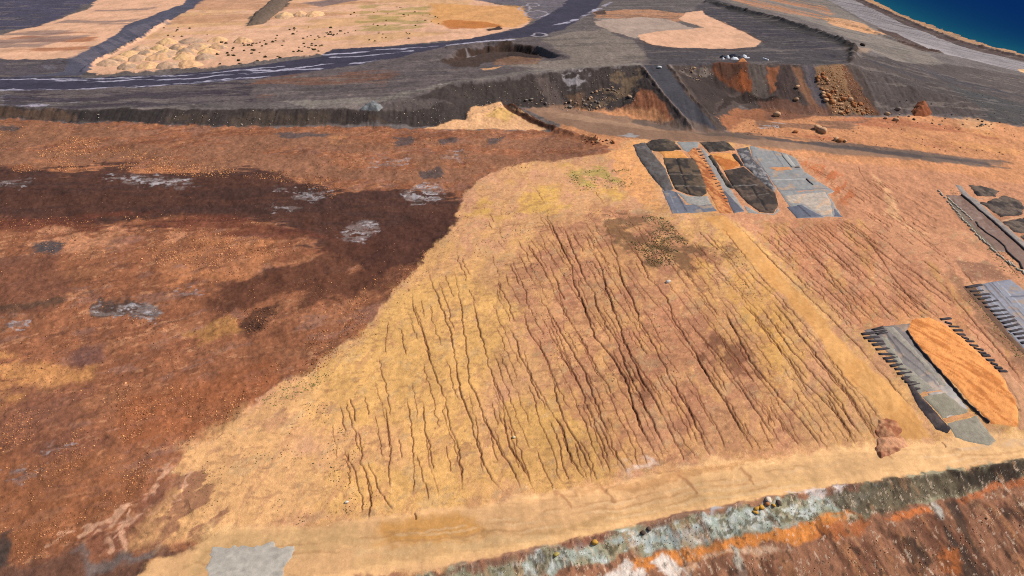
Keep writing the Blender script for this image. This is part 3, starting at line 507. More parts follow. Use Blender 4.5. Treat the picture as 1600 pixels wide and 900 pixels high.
MAIN = [([(664,417),(676,447),(690,480),(701,510),(710,547),(715,595),(720,622),(733,647),(740,673),(746,697),(756,727),(768,748),(798,780)],1),
 ([(641,453),(648,490),(660,520),(666,543),(676,580),(686,602),(700,643),(705,670),(715,697),(720,727),(723,753),(726,775)],1),
 ([(710,420),(716,453),(722,490),(726,527),(730,553),(733,597),(746,620),(753,650),(771,680),(780,700),(800,733),(816,767),(821,777)],.9),
 ([(738,460),(746,500),(753,530),(763,567),(773,600),(785,630),(791,667),(796,697),(813,723),(826,747),(838,773)],.9),
 ([(788,500),(806,533),(813,557),(836,600),(856,637),(876,670),(886,697),(895,720),(910,743),(926,760)],1.1),
 ([(846,323),(863,353),(880,390),(891,410),(896,443),(910,473),(920,500),(930,527),(953,553),(970,583),(980,600),(990,637),(1000,667),(1013,693),(1030,713)],1.5),
 ([(876,343),(886,370),(900,403),(916,440),(928,457),(930,477),(946,507),(963,533),(973,560),(990,600),(1010,640),(1035,690),(1050,720)],1.3),
 ([(923,367),(930,397),(941,423),(948,453),(960,487),(970,513),(976,537),(993,570),(1006,600),(1030,640),(1055,690),(1085,722)],1.4),
 ([(950,360),(963,400),(973,440),(990,473),(1000,503),(1023,540),(1040,577),(1052,600),(1085,660),(1110,712),(1140,725)],1.4),
 ([(976,363),(1000,403),(1013,433),(1040,463),(1053,497),(1066,517),(1090,560),(1120,610),(1150,660),(1175,700)],1.2),
 ([(858,413),(870,440),(881,470)],1.),([(855,480),(876,520),(893,547),(913,580),(935,640),(950,680),(965,715),(985,745)],1.1),
 ([(870,547),(886,567),(903,597),(920,640),(940,690),(955,735)],.9),([(813,480),(830,523),(846,547),(860,577),(868,610),(873,633),(886,667),(910,703),(921,733),(927,757)],1.),
 ([(606,500),(602,540),(604,555)],.4),([(625,510),(632,540),(636,556)],.4),([(545,620),(552,640),(556,660)],.7),([(570,618),(576,650)],.5),([(601,630),(607,668),(610,700),(608,740),(612,770)],.55),([(637,620),(642,660),(645,690),(648,730),(645,775)],.5),
 ([(660,620),(663,660),(668,710),(678,745),(686,780)],.8),([(536,700),(552,735),(566,780),(566,805)],.8),([(560,715),(572,740),(578,790),(576,812)],.7),([(572,720),(590,760),(614,800)],.75),([(648,798),(650,815)],.9),([(722,796),(724,802)],.7),
 ([(1066,490),(1090,520),(1110,540),(1133,567),(1146,590),(1180,640),(1215,690)],1.2),([(1130,480),(1170,560),(1220,620),(1260,665),(1285,705)],1.1),([(1150,450),(1200,520),(1260,600),(1310,650),(1340,700)],1.),
 ([(1180,470),(1240,550),(1300,620),(1355,690)],.9),([(1200,460),(1270,550),(1330,625),(1367,680)],.9),([(1140,340),(1200,400),(1260,460),(1330,530),(1400,610),(1440,650)],.8),([(1125,350),(1180,420),(1250,500),(1320,590),(1395,680)],.7),
 ([(1330,350),(1365,385),(1400,440),(1440,485),(1470,505)],.9),([(1270,360),(1340,430),(1400,500)],.8),([(1230,350),(1300,430),(1370,505)],.8),([(1290,420),(1330,480),(1350,512)],.7),([(1365,300),(1420,350),(1450,380),(1470,400)],.8),([(1340,260),(1350,280),(1362,292)],.6),
 ([(1470,440),(1520,500),(1580,570),(1600,600)],.9),([(1500,420),(1560,490)],.6),([(1480,700),(1470,690)],.5),([(1560,600),(1600,650)],.7),([(1478,300),(1520,350),(1560,395),(1598,440)],.6)]
for i, (q, s) in enumerate(MAIN): rill(ground_pts(q), .28 * s, .12 + .07 * s, seed=i)
def auto(poly, n, lo, hi, s0, s1, seed, ang=17):
    P = ground_pts(poly); g = np.random.default_rng(seed); k = 0
    while k < n:
        x, y = g.uniform(P[:, 0].min(), P[:, 0].max()), g.uniform(P[:, 1].min(), P[:, 1].max())
        if sdf(np.array([x]), np.array([y]), P)[0] < 0: continue
        L = g.uniform(lo, hi); a = R(ang + g.normal(0, 2.2)); pts = np.array([(x + t * math.sin(a), y - t * math.cos(a)) for t in np.linspace(0, L, 12)])
        ins = sdf(pts[:, 0], pts[:, 1], P) > 0; pts = pts[:int(np.argmin(ins)) or 12]
        if len(pts) > 3:
            s = g.uniform(s0, s1); rill(pts, .32 * s, .1 + .08 * s, seed=int(g.integers(0, 400)), amp=.3)
        k += 1
def comb(poly, gap, s0, s1, seed, ang=17, seg=(10, 45), skip=.25):
    """rills side by side down a slope, each broken into stretches"""
    P = ground_pts(poly); g = np.random.default_rng(seed); c, s_ = math.cos(R(ang)), math.sin(R(ang))
    a = P[:, 0] * c + P[:, 1] * s_; b = P[:, 0] * s_ - P[:, 1] * c; u = a.min()
    while u < a.max():
        u += gap * g.uniform(.5, 1.5); v = b.min() + g.uniform(0, 10); base = g.uniform(s0, s1) * g.uniform(.6, 1)
        while v < b.max():
            L = g.uniform(*seg)
            if g.random() > skip:
                t = np.arange(v, v + L, 1.5); off = u + np.cumsum(g.normal(0, .16, len(t))); x, y = off * c + t * s_, off * s_ - t * c
                ins = sdf(x, y, P) > 0
                if ins.sum() > 4:
                    k = np.where(ins)[0]; pts = np.stack([x, y], 1)[k[0]:k[-1] + 1]; st = base * g.uniform(.7, 1.2)
                    rill(pts, .28 * st, .11 + .05 * st, seed=int(g.integers(0, 400)), amp=.4)
            v += L + g.uniform(.5, 6)
comb([(770,440),(850,345),(930,335),(1000,350),(1090,440),(1190,600),(1260,700),(1060,725),(850,775),(770,700)], 1.6, .45, 1.0, 1, 17, (10, 46), .18)
comb([(1070,420),(1090,345),(1145,388),(1225,474),(1322,604),(1402,692),(1260,708),(1180,640)], 1.5, .5, 1., 2, 17, (12, 46), .18)
comb([(1160,345),(1340,342),(1480,430),(1500,500),(1345,508),(1330,530),(1250,440)], 1.35, .85, 1.3, 3, 18, (10, 40), .15)
comb([(1310,275),(1440,285),(1480,380),(1500,440),(1400,390),(1340,335)], 1.6, .6, 1.1, 4, 19, (5, 20), .3)
comb([(760,330),(860,280),(960,300),(1010,400),(900,440),(770,440)], 2.6, .15, .45, 5, 17, (3, 14), .5)
comb([(490,650),(600,510),(720,380),(780,440),(780,770),(560,800)], 2.2, .35, .75, 6, 17, (5, 26), .45)
comb([(1490,430),(1530,460),(1600,560),(1600,640),(1560,620),(1500,520)], 1.8, .3, .7, 10, 18, (6, 20), .3)
comb([(1250,250),(1290,262),(1340,318),(1318,328)], 1.2, .4, .8, 8, 22, (5, 14), .3)
comb([(1390,200),(1590,215),(1590,250),(1395,235)], 3, .3, .8, 9, 24, (2, 7), .5)

# fine grain of the dirt itself
g1 = fbm(PX, PY, 1.1, 3, 2); g2 = fbm(PX, PY, 9, 4, 5); g3 = fbm(PX, PY, 2.2, 3, 0, 7, 5)
br_ = np.where(LAB == 3, .34, np.where(LAB == 4, .2, np.where((LAB == 2) | (LAB == 6), .1, .3)))
COL *= (1 + (g1 - .5) * br_ + (g2 - .5) * .28 + (g3 - .5) * np.where(LAB == 4, .1, .22))[..., None]
sp = fbm(PX, PY, .8, 2, 7); COL *= (1 + np.where(LAB == 3, .5, .25) * (sstep(.7, .95, sp) * .5 - sstep(.28, .08, sp) * .35))[..., None]
flat_ = 1 - .2 * sstep(.1, .03, np.abs(np.gradient(BASE, axis=0) / np.maximum(np.gradient(PY, axis=0), 1e-3)))  # level ground's base colour darkened to offset the stronger sun it catches
COL[LAB == 4] *= 1.14
COL = np.clip(COL * flat_[..., None], .004, .85)

# ------------------------------------------------------------------ materials
def new_mat(name, rough=.95, spec=.15):
    m = bpy.data.materials.new(name); m.use_nodes = True; b = m.node_tree.nodes['Principled BSDF']
    b.inputs['Roughness'].default_value = rough; b.inputs['Specular IOR Level'].default_value = spec
    return m, m.node_tree, b
def earth_mat(name, attr=True, col=None, var=.3, scale=1.2, bump=.35, rough=.95, spec=.12):
    m, t, b = new_mat(name, rough, spec); N, L = t.nodes.new, t.links.new
    geo = N('ShaderNodeNewGeometry')
    def noise(sc, det):
        q = N('ShaderNodeTexNoise'); q.inputs['Scale'].default_value = sc; q.inputs['Detail'].default_value = det; L(geo.outputs['Position'], q.inputs['Vector']); return q
    a, f = noise(scale, 5), noise(scale * 4.3, 3)
    mr = N('ShaderNodeMapRange'); mr.inputs[1].default_value = .3; mr.inputs[2].default_value = .7; mr.inputs[3].default_value = 1 - var; mr.inputs[4].default_value = 1 + var
    ad = N('ShaderNodeMath'); ad.operation = 'ADD'; h = N('ShaderNodeMath'); h.operation = 'MULTIPLY'; h.inputs[1].default_value = .5
    L(a.outputs[0], ad.inputs[0]); L(f.outputs[0], ad.inputs[1]); L(ad.outputs[0], h.inputs[0]); L(h.outputs[0], mr.inputs[0])
    mx = N('ShaderNodeVectorMath'); mx.operation = 'SCALE'; L(mr.outputs[0], mx.inputs['Scale'])
    if attr:
        v = N('ShaderNodeAttribute'); v.attribute_name = 'earth'; L(v.outputs['Color'], mx.inputs[0])
    else: mx.inputs[0].default_value = tuple(lin(col))
    L(mx.outputs[0], b.inputs['Base Color'])
    bp = N('ShaderNodeBump'); bp.inputs['Strength'].default_value = bump; bp.inputs['Distance'].default_value = .3
    L(h.outputs[0], bp.inputs['Height']); L(bp.outputs[0], b.inputs['Normal'])
    return m
M_DIRT = earth_mat('dirt', var=.22, scale=1.1, bump=.5)
M_ROAD = earth_mat('packed_dirt', var=.14, scale=.8, bump=.2)

def mesh_obj(name, V, F, mat, parent=None, col=None, smooth=False):
    """V (n,3), F (m,k) arrays -> one mesh object"""
    V = np.asarray(V, np.float32); F = np.asarray(F, np.int32); me = bpy.data.meshes.new(name)
    me.vertices.add(len(V)); me.vertices.foreach_set('co', V.ravel()); k = F.shape[1]
    me.loops.add(F.size); me.loops.foreach_set('vertex_index', F.ravel()); me.polygons.add(len(F))
    me.polygons.foreach_set('loop_start', np.arange(0, F.size, k, dtype=np.int32))
    if smooth: me.polygons.foreach_set('use_smooth', np.ones(len(F), bool))
    me.update(calc_edges=True); me.validate(verbose=False)
    if col is not None:
        at = me.attributes.new('earth', 'FLOAT_COLOR', 'POINT'); c4 = np.ones((len(V), 4), np.float32); c4[:, :3] = col; at.data.foreach_set('color', c4.ravel())
    me.materials.append(mat); o = bpy.data.objects.new(name, me); S.collection.objects.link(o)
    if parent: o.parent = parent; o.matrix_parent_inverse = parent.matrix_world.inverted()
    return o
def tag(o, label=None, cat=None, group=None, kind=None):
    if label: o['label'] = label
    if cat: o['category'] = cat
    if group: o['group'] = group
    if kind: o['kind'] = kind
    return o
def empty(name, loc, **k):
    o = bpy.data.objects.new(name, None); o.location = loc; o.empty_display_size = .5; S.collection.objects.link(o); tag(o, **k)
    bpy.context.view_layer.update(); return o

idx = np.arange(NR * NCT).reshape(NR, NCT); F = np.stack([idx[:-1, :-1], idx[:-1, 1:], idx[1:, 1:], idx[1:, :-1]], -1).reshape(-1, 4)
fl = LAB[:-1, :-1].reshape(-1); VV = np.stack([PX, PY, PZ], -1).reshape(-1, 3); CC = COL.reshape(-1, 3)
for k, nm, mt in ((0, 'terrain', M_DIRT), (1, 'road', M_ROAD), (2, 'dirt_track', M_ROAD), (3, 'rocky_ground', M_DIRT), (4, 'hillside', M_DIRT), (5, 'lower_hillside', M_DIRT), (6, 'sandy_ground', M_ROAD)):
    f = F[fl == k]; u, inv = np.unique(f, return_inverse=True)
    o = mesh_obj(nm, VV[u], inv.reshape(-1, 4), mt, col=CC[u], smooth=True); tag(o, kind='structure')
def gz(x, y):
    x = np.atleast_1d(np.asarray(x, float)); y = np.atleast_1d(np.asarray(y, float)); j = np.clip(np.searchsorted(rows, y) - 1, 0, NR - 2); fy = (y - rows[j]) / (rows[j + 1] - rows[j])
    def rowz(j):
        u = x / HW[j]; i = np.clip(np.searchsorted(us, u) - 1, 0, NCT - 2); f = (u - us[i]) / (us[i + 1] - us[i]); return PZ[j, i] * (1 - f) + PZ[j, i + 1] * f
    return rowz(j) * (1 - fy) + rowz(j + 1) * fy

# sea: one wide sheet, greener where it shoals
sx = np.concatenate([np.linspace(100, 900, 90), [1200, 2000, 5000, 20000]]); sy = np.concatenate([np.linspace(250, 1500, 120), [2000, 4000, 9000, 20000]])
gx, gy = np.meshgrid(sx, sy); shore = ground_pts([(1290,-40),(1362,0),(1410,22),(1450,40),(1500,57),(1550,71),(1600,83),(1800,124)])
dd = segdist(gx, gy, shore, False); t = np.exp(-dd / 45)[..., None]
seac = lin((7,40,92)) * (1 - t) + lin((24,84,104)) * t
ii = np.arange(gx.size).reshape(gx.shape); sf = np.stack([ii[:-1, :-1], ii[:-1, 1:], ii[1:, 1:], ii[1:, :-1]], -1).reshape(-1, 4)
m, t_, b = new_mat('sea_water', .8, 0); v = t_.nodes.new('ShaderNodeAttribute'); v.attribute_name = 'earth'; t_.links.new(v.outputs['Color'], b.inputs['Base Color'])
nz = t_.nodes.new('ShaderNodeTexNoise'); nz.inputs['Scale'].default_value = .35; nz.inputs['Detail'].default_value = 5; ge = t_.nodes.new('ShaderNodeNewGeometry'); t_.links.new(ge.outputs['Position'], nz.inputs['Vector'])
bp = t_.nodes.new('ShaderNodeBump'); bp.inputs['Strength'].default_value = .5; bp.inputs['Distance'].default_value = .6; t_.links.new(nz.outputs[0], bp.inputs['Height']); t_.links.new(bp.outputs[0], b.inputs['Normal'])
tag(mesh_obj('sea', np.stack([gx, gy, np.zeros_like(gx)], -1).reshape(-1, 3), sf, m, col=seac.reshape(-1, 3), smooth=True), kind='structure')

# ------------------------------------------------------------------ builders for things on the ground
M_STONE = earth_mat('stone', var=.2, scale=3, bump=.3)
M_LINER = earth_mat('liner_sheet', var=.08, scale=.6, bump=.06, rough=.5, spec=.3)
M_SHRUB = earth_mat('shrub_leaf', var=.25, scale=2, bump=0)
M_WEED = earth_mat('weed_leaf', var=.2, scale=2, bump=0)
M_BAR = earth_mat('black_ballast', attr=False, col=(76,68,70), var=.25, scale=2, bump=.3)
M_BAG = earth_mat('pale_sandbag', attr=False, col=(196,184,164), var=.15, scale=2, bump=.3)
M_WHITE = earth_mat('white_sheeting', attr=False, col=(236,236,240), var=.06, scale=2, bump=.2, rough=.6)
M_TARP = earth_mat('dark_tarpaulin', attr=False, col=(40,42,58), var=.15, scale=2, bump=.2, rough=.6)

def bed(name, pts, h, col, parent=None, mat=None, res=.35, wd=.5, warp=.25, wsc=2.5, amp=.08, asc=1.2, seed=1, col2=None, tex=(3,3,0,.4,.62,2), dome=0, lines=None):
    """a spread of material over a patch of ground: it rises from its edge and follows the ground under it"""
    P = ground_pts(pts) if not isinstance(pts, np.ndarray) else pts
    x = np.arange(P[:, 0].min() - 1, P[:, 0].max() + 1 + res, res); y = np.arange(P[:, 1].min() - 1, P[:, 1].max() + 1 + res, res)
    gx, gy = np.meshgrid(x, y); wx = gx + (fbm(gx, gy, wsc, 3, seed) - .5) * 2 * warp; wy = gy + (fbm(gx, gy, wsc, 3, seed + 2) - .5) * 2 * warp
    d = sdf(wx, wy, P); up = np.maximum(d, 0)
    hh = h * (1 - np.exp(-up / wd)) if not dome else h * np.clip(up / max(up.max(), .1), 0, 1) ** dome
    z = gz(gx.ravel(), gy.ravel()).reshape(gx.shape) + np.where(d > 0, .015 + hh + (fbm(gx, gy, asc, 3, seed + 4) - .5) * amp * np.clip(up / .4, 0, 1), np.maximum(-.3, d * .8 - .02))
    c = np.ones(gx.shape + (3,)) * lin(col)
    if col2 is not None:
        m = sstep(tex[3], tex[4], fbm(gx, gy, tex[0], 4, tex[5], tex[1], tex[2]))[..., None]; c = c * (1 - m) + lin(col2) * m
    for q, lc, lw, dz in (lines or ()):
        L = ground_pts(q); m = sstep(lw * .75, lw * .25, segdist(wx, wy, L, False)); z += dz * m; c = c * (1 - m[..., None]) + lin(lc) * m[..., None]
    c = c * (1 + (fbm(gx, gy, .9, 3, seed + 3) - .5) * .35)[..., None]
    ok = d > -res * 1.5; ii = np.arange(gx.size).reshape(gx.shape)
    keep = (ok[:-1, :-1] | ok[:-1, 1:] | ok[1:, 1:] | ok[1:, :-1])
    f = np.stack([ii[:-1, :-1], ii[:-1, 1:], ii[1:, 1:], ii[1:, :-1]], -1)[keep]
    u, inv = np.unique(f, return_inverse=True); V = np.stack([gx, gy, z], -1).reshape(-1, 3)[u]
    return mesh_obj(name, V, inv.reshape(-1, 4), mat or M_DIRT, parent, np.clip(c.reshape(-1, 3)[u], .003, .85), True)
def beam(name, p0, p1, wd, h, mat, parent=None, n=6, base=.1, rnd=.15):
    """a low rounded bar lying along the ground between two points"""
    A, B = ground_pts([p0, p1]); t = np.linspace(0, 1, n + 1); C = A + (B - A) * t[:, None]; q = np.array([-(B - A)[1], (B - A)[0]]); q = q / (np.linalg.norm(q) + 1e-9)
    bj = random.uniform(.3, 1) if name == 'ballast_bar' else 1; prof = [(-.5, -.9), (-.5, .5), (-.3, 1), (.3, 1), (.5, .5), (.5, -.9)]; V = []
    for k in range(n + 1):
        j = 1 + (random.random() - .5) * rnd; g = gz(C[k, 0], C[k, 1])[0] + base * bj
        for a, b in prof: V.append((C[k, 0] + q[0] * a * wd * j, C[k, 1] + q[1] * a * wd * j, g + b * h * j))
    F = [(k * 6 + i, k * 6 + (i + 1) % 6, (k + 1) * 6 + (i + 1) % 6, (k + 1) * 6 + i) for k in range(n) for i in range(6)]
    F += [(0, 5, 4, 1), (1, 4, 3, 2), (n * 6, n * 6 + 1, n * 6 + 4, n * 6 + 5), (n * 6 + 1, n * 6 + 2, n * 6 + 3, n * 6 + 4)]
    return mesh_obj(name, V, F, mat, parent)
def ico(sub, seed, flat=.75):
    import bmesh
    bm = bmesh.new(); bmesh.ops.create_icosphere(bm, subdivisions=sub, radius=1); g = np.random.default_rng(seed)
    V = np.array([v.co for v in bm.verts]); F = np.array([[v.index for v in f.verts] for f in bm.faces]); bm.free()
    pl = g.normal(size=(9, 3)); pl /= np.linalg.norm(pl, axis=1)[:, None]; lim = g.uniform(.55, .95, 9)
    for n_, l in zip(pl, lim):                 # cut flat faces
        dd = V @ n_; V = V - np.maximum(dd - l, 0)[:, None] * n_
    V = V * g.uniform(.8, 1.2, 3) * (1, 1, flat) * g.uniform(.93, 1.07, (len(V), 1)); return V, F
ROCKS = [ico(2, i) for i in range(8)]; PEBB = [ico(1, 40 + i) for i in range(8)]

def boulder_mesh(i, col):
    V, F = ROCKS[i % 8]; o = mesh_obj('boulder', V, F, M_STONE, None, np.tile(lin(col), (len(V), 1))); me = o.data; bpy.data.objects.remove(o); return me
BM = {}
def boulder(x, y, r, col, label, group=None, i=None, sink=.3):
    i = random.randrange(8) if i is None else i
    if (i, col) not in BM: BM[(i, col)] = boulder_mesh(i, col)
    o = bpy.data.objects.new('boulder', BM[(i, col)]); S.collection.objects.link(o)
    o.location = (x, y, gz(x, y)[0] + r * (.7 - sink * 1.2)); o.scale = (r * random.uniform(.85, 1.2), r * random.uniform(.85, 1.2), r * random.uniform(.75, 1.1)); o.rotation_euler = (random.uniform(-.3, .3), random.uniform(-.3, .3), random.uniform(0, 6.28))
    return tag(o, label, 'boulder', group)
def inside(poly, n, seed, clump=None):
    P = ground_pts(poly); g = np.random.default_rng(seed); out = np.zeros((0, 2))
    while len(out) < n:
        q = np.stack([g.uniform(P[:, 0].min(), P[:, 0].max(), 4 * n), g.uniform(P[:, 1].min(), P[:, 1].max(), 4 * n)], 1)
        k = sdf(q[:, 0], q[:, 1], P) > 0
        if clump: k &= g.random(4 * n) < sstep(clump[1], clump[2], fbm(q[:, 0], q[:, 1], clump[0], 3, seed % 6))
        out = np.concatenate([out, q[k]]); 
        if not k.any(): break
    return out[:n]
# loose stones by the thousand, one mesh for each spread
def stones(name, spreads, label, cat):
    Vs, Fs, Cs, off = [], [], [], 0
    for poly, n, r0, r1, cols, clump, seed in spreads:
        p = inside(poly, n, seed, clump); g = np.random.default_rng(seed + 500); z = gz(p[:, 0], p[:, 1])
        for k in range(len(p)):
            V, F = PEBB[g.integers(8)]; r = (r0 + (r1 - r0) * g.random() ** 4) * (1.5 if g.random() < .015 else .85); a = g.uniform(0, 6.28); c, s = math.cos(a), math.sin(a)
            W = np.stack([(V[:, 0] * c - V[:, 1] * s) * r + p[k, 0], (V[:, 0] * s + V[:, 1] * c) * r + p[k, 1], V[:, 2] * r * g.uniform(.6, 1.1) + z[k] + r * .2], 1)
            Vs.append(W); Fs.append(F + off); off += len(V); cc = np.minimum(lin(cols[g.integers(len(cols))]) * g.uniform(.8, 1.6), .7); Cs.append(np.tile(cc, (len(V), 1)))
    o = mesh_obj(name, np.concatenate(Vs), np.concatenate(Fs), M_STONE, None, np.concatenate(Cs)); return tag(o, label, cat, kind='stuff')

# ------------------------------------------------------------------ lined test plots
def zoomer(x0, y0, s): return lambda *p: [(x0 + a / s, y0 + b / s) for a, b in p]
A_ = zoomer(960, 200, 1600 / 380); D_ = zoomer(1440, 270, 847 / 160); E_ = zoomer(1300, 430, 931 / 300)
def plot(pts, label, cat='test plot'):
    P = ground_pts(pts).mean(0); return empty('lined_plot', (P[0], P[1], gz(P[0], P[1])[0]), label=label, cat=cat)
BLK, BK2, SLT, PGR, DKS, ORS = (66,58,53), (92,84,80), (112,112,120), (164,158,150), (104,98,96), (226,156,88)
# left plot of the upper three
r = plot(A_((320,300)), 'left of the three upper plots, dark gravel cells with grey gravel side')
bed('liner_sheet', A_((300,380),(410,420),(470,500),(640,500),(680,548),(380,562)), .1, SLT, r, M_LINER, warp=.16, amp=.05, col2=(158,136,118), tex=(3,2,0,.6,.74,4), lines=[(A_((400,420),(480,550)), (78,76,84), .5, .05), (A_((360,430),(420,555)), (140,140,146), .3, .05)])
bed('gravel_apron', A_((122,110),(200,95),(245,150),(330,260),(390,400),(330,412),(225,290),(150,185)), .5, DKS, r, None, amp=.35, col2=BK2)
bed('gravel_heap', A_((205,105),(260,75),(330,76),(395,92),(442,145),(330,158),(240,150)), .6, BLK, r, None, amp=.5, wd=.8, warp=.6, col2=(98,84,70))
bed('sand_strip', A_((288,156),(440,152),(495,196),(330,192)), .25, ORS, r)
bed('gravel_bed', A_((318,190),(520,200),(575,300),(602,385),(612,430),(560,456),(490,442),(400,405),(350,300)), .35, BLK, r, None, wd=.4, amp=.25, col2=(104,86,70), lines=[(A_((408,200),(450,320),(492,445)), (46,40,40), .7, -.2), (A_((345,304),(572,310)), (128,112,98), .5, -.1), (A_((375,380),(600,386)), (136,122,108), .5, -.1)])
bed('pale_sand', A_((398,412),(500,448),(612,446),(640,498),(560,516),(480,492)), .16, PGR, r)
bed('grey_sheet', A_((405,90),(560,95),(540,140),(490,160),(450,145)), .1, (148,146,140), r, M_LINER, amp=.03)
# middle plot
r = plot(A_((800,330)), 'middle one of the three upper plots, dark gravel beds around an orange sand square')
bed('sand_divider', A_((480,160),(530,122),(560,180),(620,240),(700,360),(790,560),(690,560),(600,390),(540,240)), .2, (220,148,92), r, None, col2=(176,104,62), tex=(3,1,-60,.4,.6,2))
for k in range(18):
    t = k / 17; beam('ballast_bar', A_((540 + 190 * t, 140 + 350 * t))[0], A_((562 + 190 * t, 138 + 350 * t))[0], .55, .22, M_BAR, r, 3)
bed('grey_sheet', A_((558,120),(600,150),(640,210),(700,300),(860,545),(785,562),(700,400),(620,250)), .12, (158,150,142), r, M_LINER, amp=.04, warp=.1)
bed('liner_sheet', A_((700,410),(740,420),(860,548),(785,562)), .16, (96,94,102), r, M_LINER, amp=.04, warp=.1)
bed('gravel_heap', A_((556,95),(600,92),(735,88),(795,150),(618,166)), .5, BLK, r, None, amp=.4, wd=.6, warp=.6, col2=(96,84,74))
bed('sand_square', A_((622,172),(772,162),(832,256),(720,282)), .25, ORS, r, None, col2=(196,116,60), tex=(4,4,0,.55,.7,3))
bed('gravel_ridge', A_((612,190),(640,182),(700,280),(790,400),(740,392),(680,292)), .8, (70,62,58), r, None, amp=.4, col2=(110,94,80))
bed('gravel_ridge', A_((762,176),(800,170),(850,250),(832,258)), .6, (66,60,60), r, None, amp=.3)
bed('gravel_bed', A_((718,286),(850,258),(942,330),(1055,430),(1078,505),(1042,558),(950,552),(860,482),(780,392)), .38, (68,58,53), r, None, wd=.4, amp=.3, col2=(100,82,70), lines=[(A_((780,388),(945,380)), (140,132,126), .5, -.2), (A_((850,460),(1020,440)), (120,108,100), .4, -.2), (A_((900,400),(1000,545)), (54,50,50), .6, -.3)])
bed('pale_sand', A_((845,500),(950,556),(1045,560),(1075,520),(1085,545),(1050,572),(880,560)), .12, PGR, r)
bed('gravel_apron', A_((800,140),(880,128),(912,200),(1000,300),(1062,400),(1050,425),(940,328),(852,255)), .45, (96,92,94), r, None, amp=.4, col2=(150,144,142), tex=(1.5,1.5,0,.5,.66,3))
# right plot
r = plot(A_((1200,360)), 'right of the three upper plots, pale grey sand over crossed grey sheets')
bed('liner_sheet', A_((885,122),(1060,150),(1140,175),(1200,205),(1250,290),(1340,355),(1452,420),(1405,440),(1505,584),(1200,590),(1100,450),(1000,300),(912,200)), .12, (150,146,142), r, M_LINER, amp=.06, warp=.2, col2=(176,150,128), tex=(3,2,0,.6,.74,3),
    lines=[(A_((1040,150),(1120,270)), (118,116,116), .4, .06), (A_((1000,350),(1250,345)), (188,182,174), .5, .1), (A_((1090,420),(1400,405)), (128,126,126), .5, .05), (A_((930,190),(1000,300)), (120,118,120), .4, .06), (A_((1080,155),(1180,260)), (90,88,90), .3, .06)])
bed('dark_sheet', A_((1130,520),(1230,500),(1385,590),(1200,592)), .18, (98,98,110), r, M_LINER, amp=.05, warp=.1, lines=[(A_((1210,510),(1290,590)), (64,62,70), .5, .05)])
bed('dark_sheet', A_((1428,505),(1508,586),(1440,588)), .18, (90,90,102), r, M_LINER, amp=.05, warp=.1)
bed('pale_sand', A_((1110,450),(1390,418),(1432,500),(1444,585),(1360,578),(1240,505),(1150,500)), .22, (192,176,160), r, None, col2=(208,174,146), tex=(4,1.2,50,.5,.66,3))
bed('sand_strip', A_((1002,260),(1150,258),(1180,280),(1080,284),(1070,296),(1060,284)), .26, (214,150,102), r)
bed('sand_strip', A_((1180,420),(1320,405),(1340,412),(1200,430)), .26, (204,146,110), r)
beam('sheet_flap', A_((1115,185))[0], A_((1180,265))[0], 2.0, .25, M_LINER and earth_mat('pale_flap', attr=False, col=(176,172,164), var=.05, bump=.1), r)
for a, b in (((1262,345),(1280,360)),((1280,362),(1305,378)),((1185,268),(1215,266))): beam('ballast_bar', A_(a)[0], A_(b)[0], .6, .3, M_BAR, r, 3)
# far right, upper: mud basin with gravel cells
r = plot(D_((600,450)), 'muddy brown basin edged with pale sandbags beside dark gravel cells')
bed('mud_bed', D_((195,185),(335,180),(560,370),(860,650),(1100,880),(1000,960),(840,800),(700,655),(600,650),(450,500),(300,360)), .1, (124,88,66), r, M_LINER, amp=.02, warp=.15, lines=[(D_((190,190),(250,270),(450,500),(640,680),(760,770)), (112,94,68), 2.2, 0)])
bed('pale_strip', D_((265,95),(335,180),(560,365),(860,640),(860,580),(620,370),(480,240),(400,190),(330,110)), .2, (156,144,136), r, None, amp=.12)
L = D_((330,185),(420,255),(560,378),(700,500),(860,650))
for p, q in zip(L, L[1:]): beam('ballast_bar', p, q, .7, .45, M_BAR, r, 8)
L = D_((448,405),(470,455),(540,500),(600,535),(650,570),(690,610),(705,650),(760,700),(810,750),(830,800))
for p, q in zip(L, L[1:]): beam('drain_hose', p, q, .5, .3, M_BAR, r, 4)
for k in range(34):
    t = k / 33; x, y = np.interp(t, [0, .35, .65, 1], [130, 420, 590, 850]), np.interp(t, [0, .35, .65, 1], [150, 475, 640, 840]); o = D_((x + random.uniform(-5, 5), y + random.uniform(-6, 6)), (x + random.uniform(12, 22), y + random.uniform(12, 26)))
    beam('sandbag', o[0], o[1], .5, .3, M_BAG, r, 3)
for k in range(11):
    t = k / 10; o = D_((215 + 190 * t, 215 + 165 * t), (230 + 190 * t, 228 + 165 * t)); beam('sandbag', o[0], o[1], .55, .32, M_BAG, r, 3)
for q in (((375,92),(500,110),(650,150),(610,190),(460,192)), ((490,245),(700,188),(800,228),(860,300),(830,345),(650,366),(560,300)), ((668,410),(860,368),(960,420),(900,500),(760,492)), ((806,520),(900,500),(1000,560),(900,600))):
    bed('gravel_bed', D_(*q), .4, (74,64,60), r, None, wd=.5, amp=.4, warp=.6, col2=(112,96,84))
for q in (((420,218),(680,182),(720,180),(480,226)), ((650,395),(830,352),(860,360),(670,408))): bed('sand_strip', D_(*q), .2, (206,160,122), r)
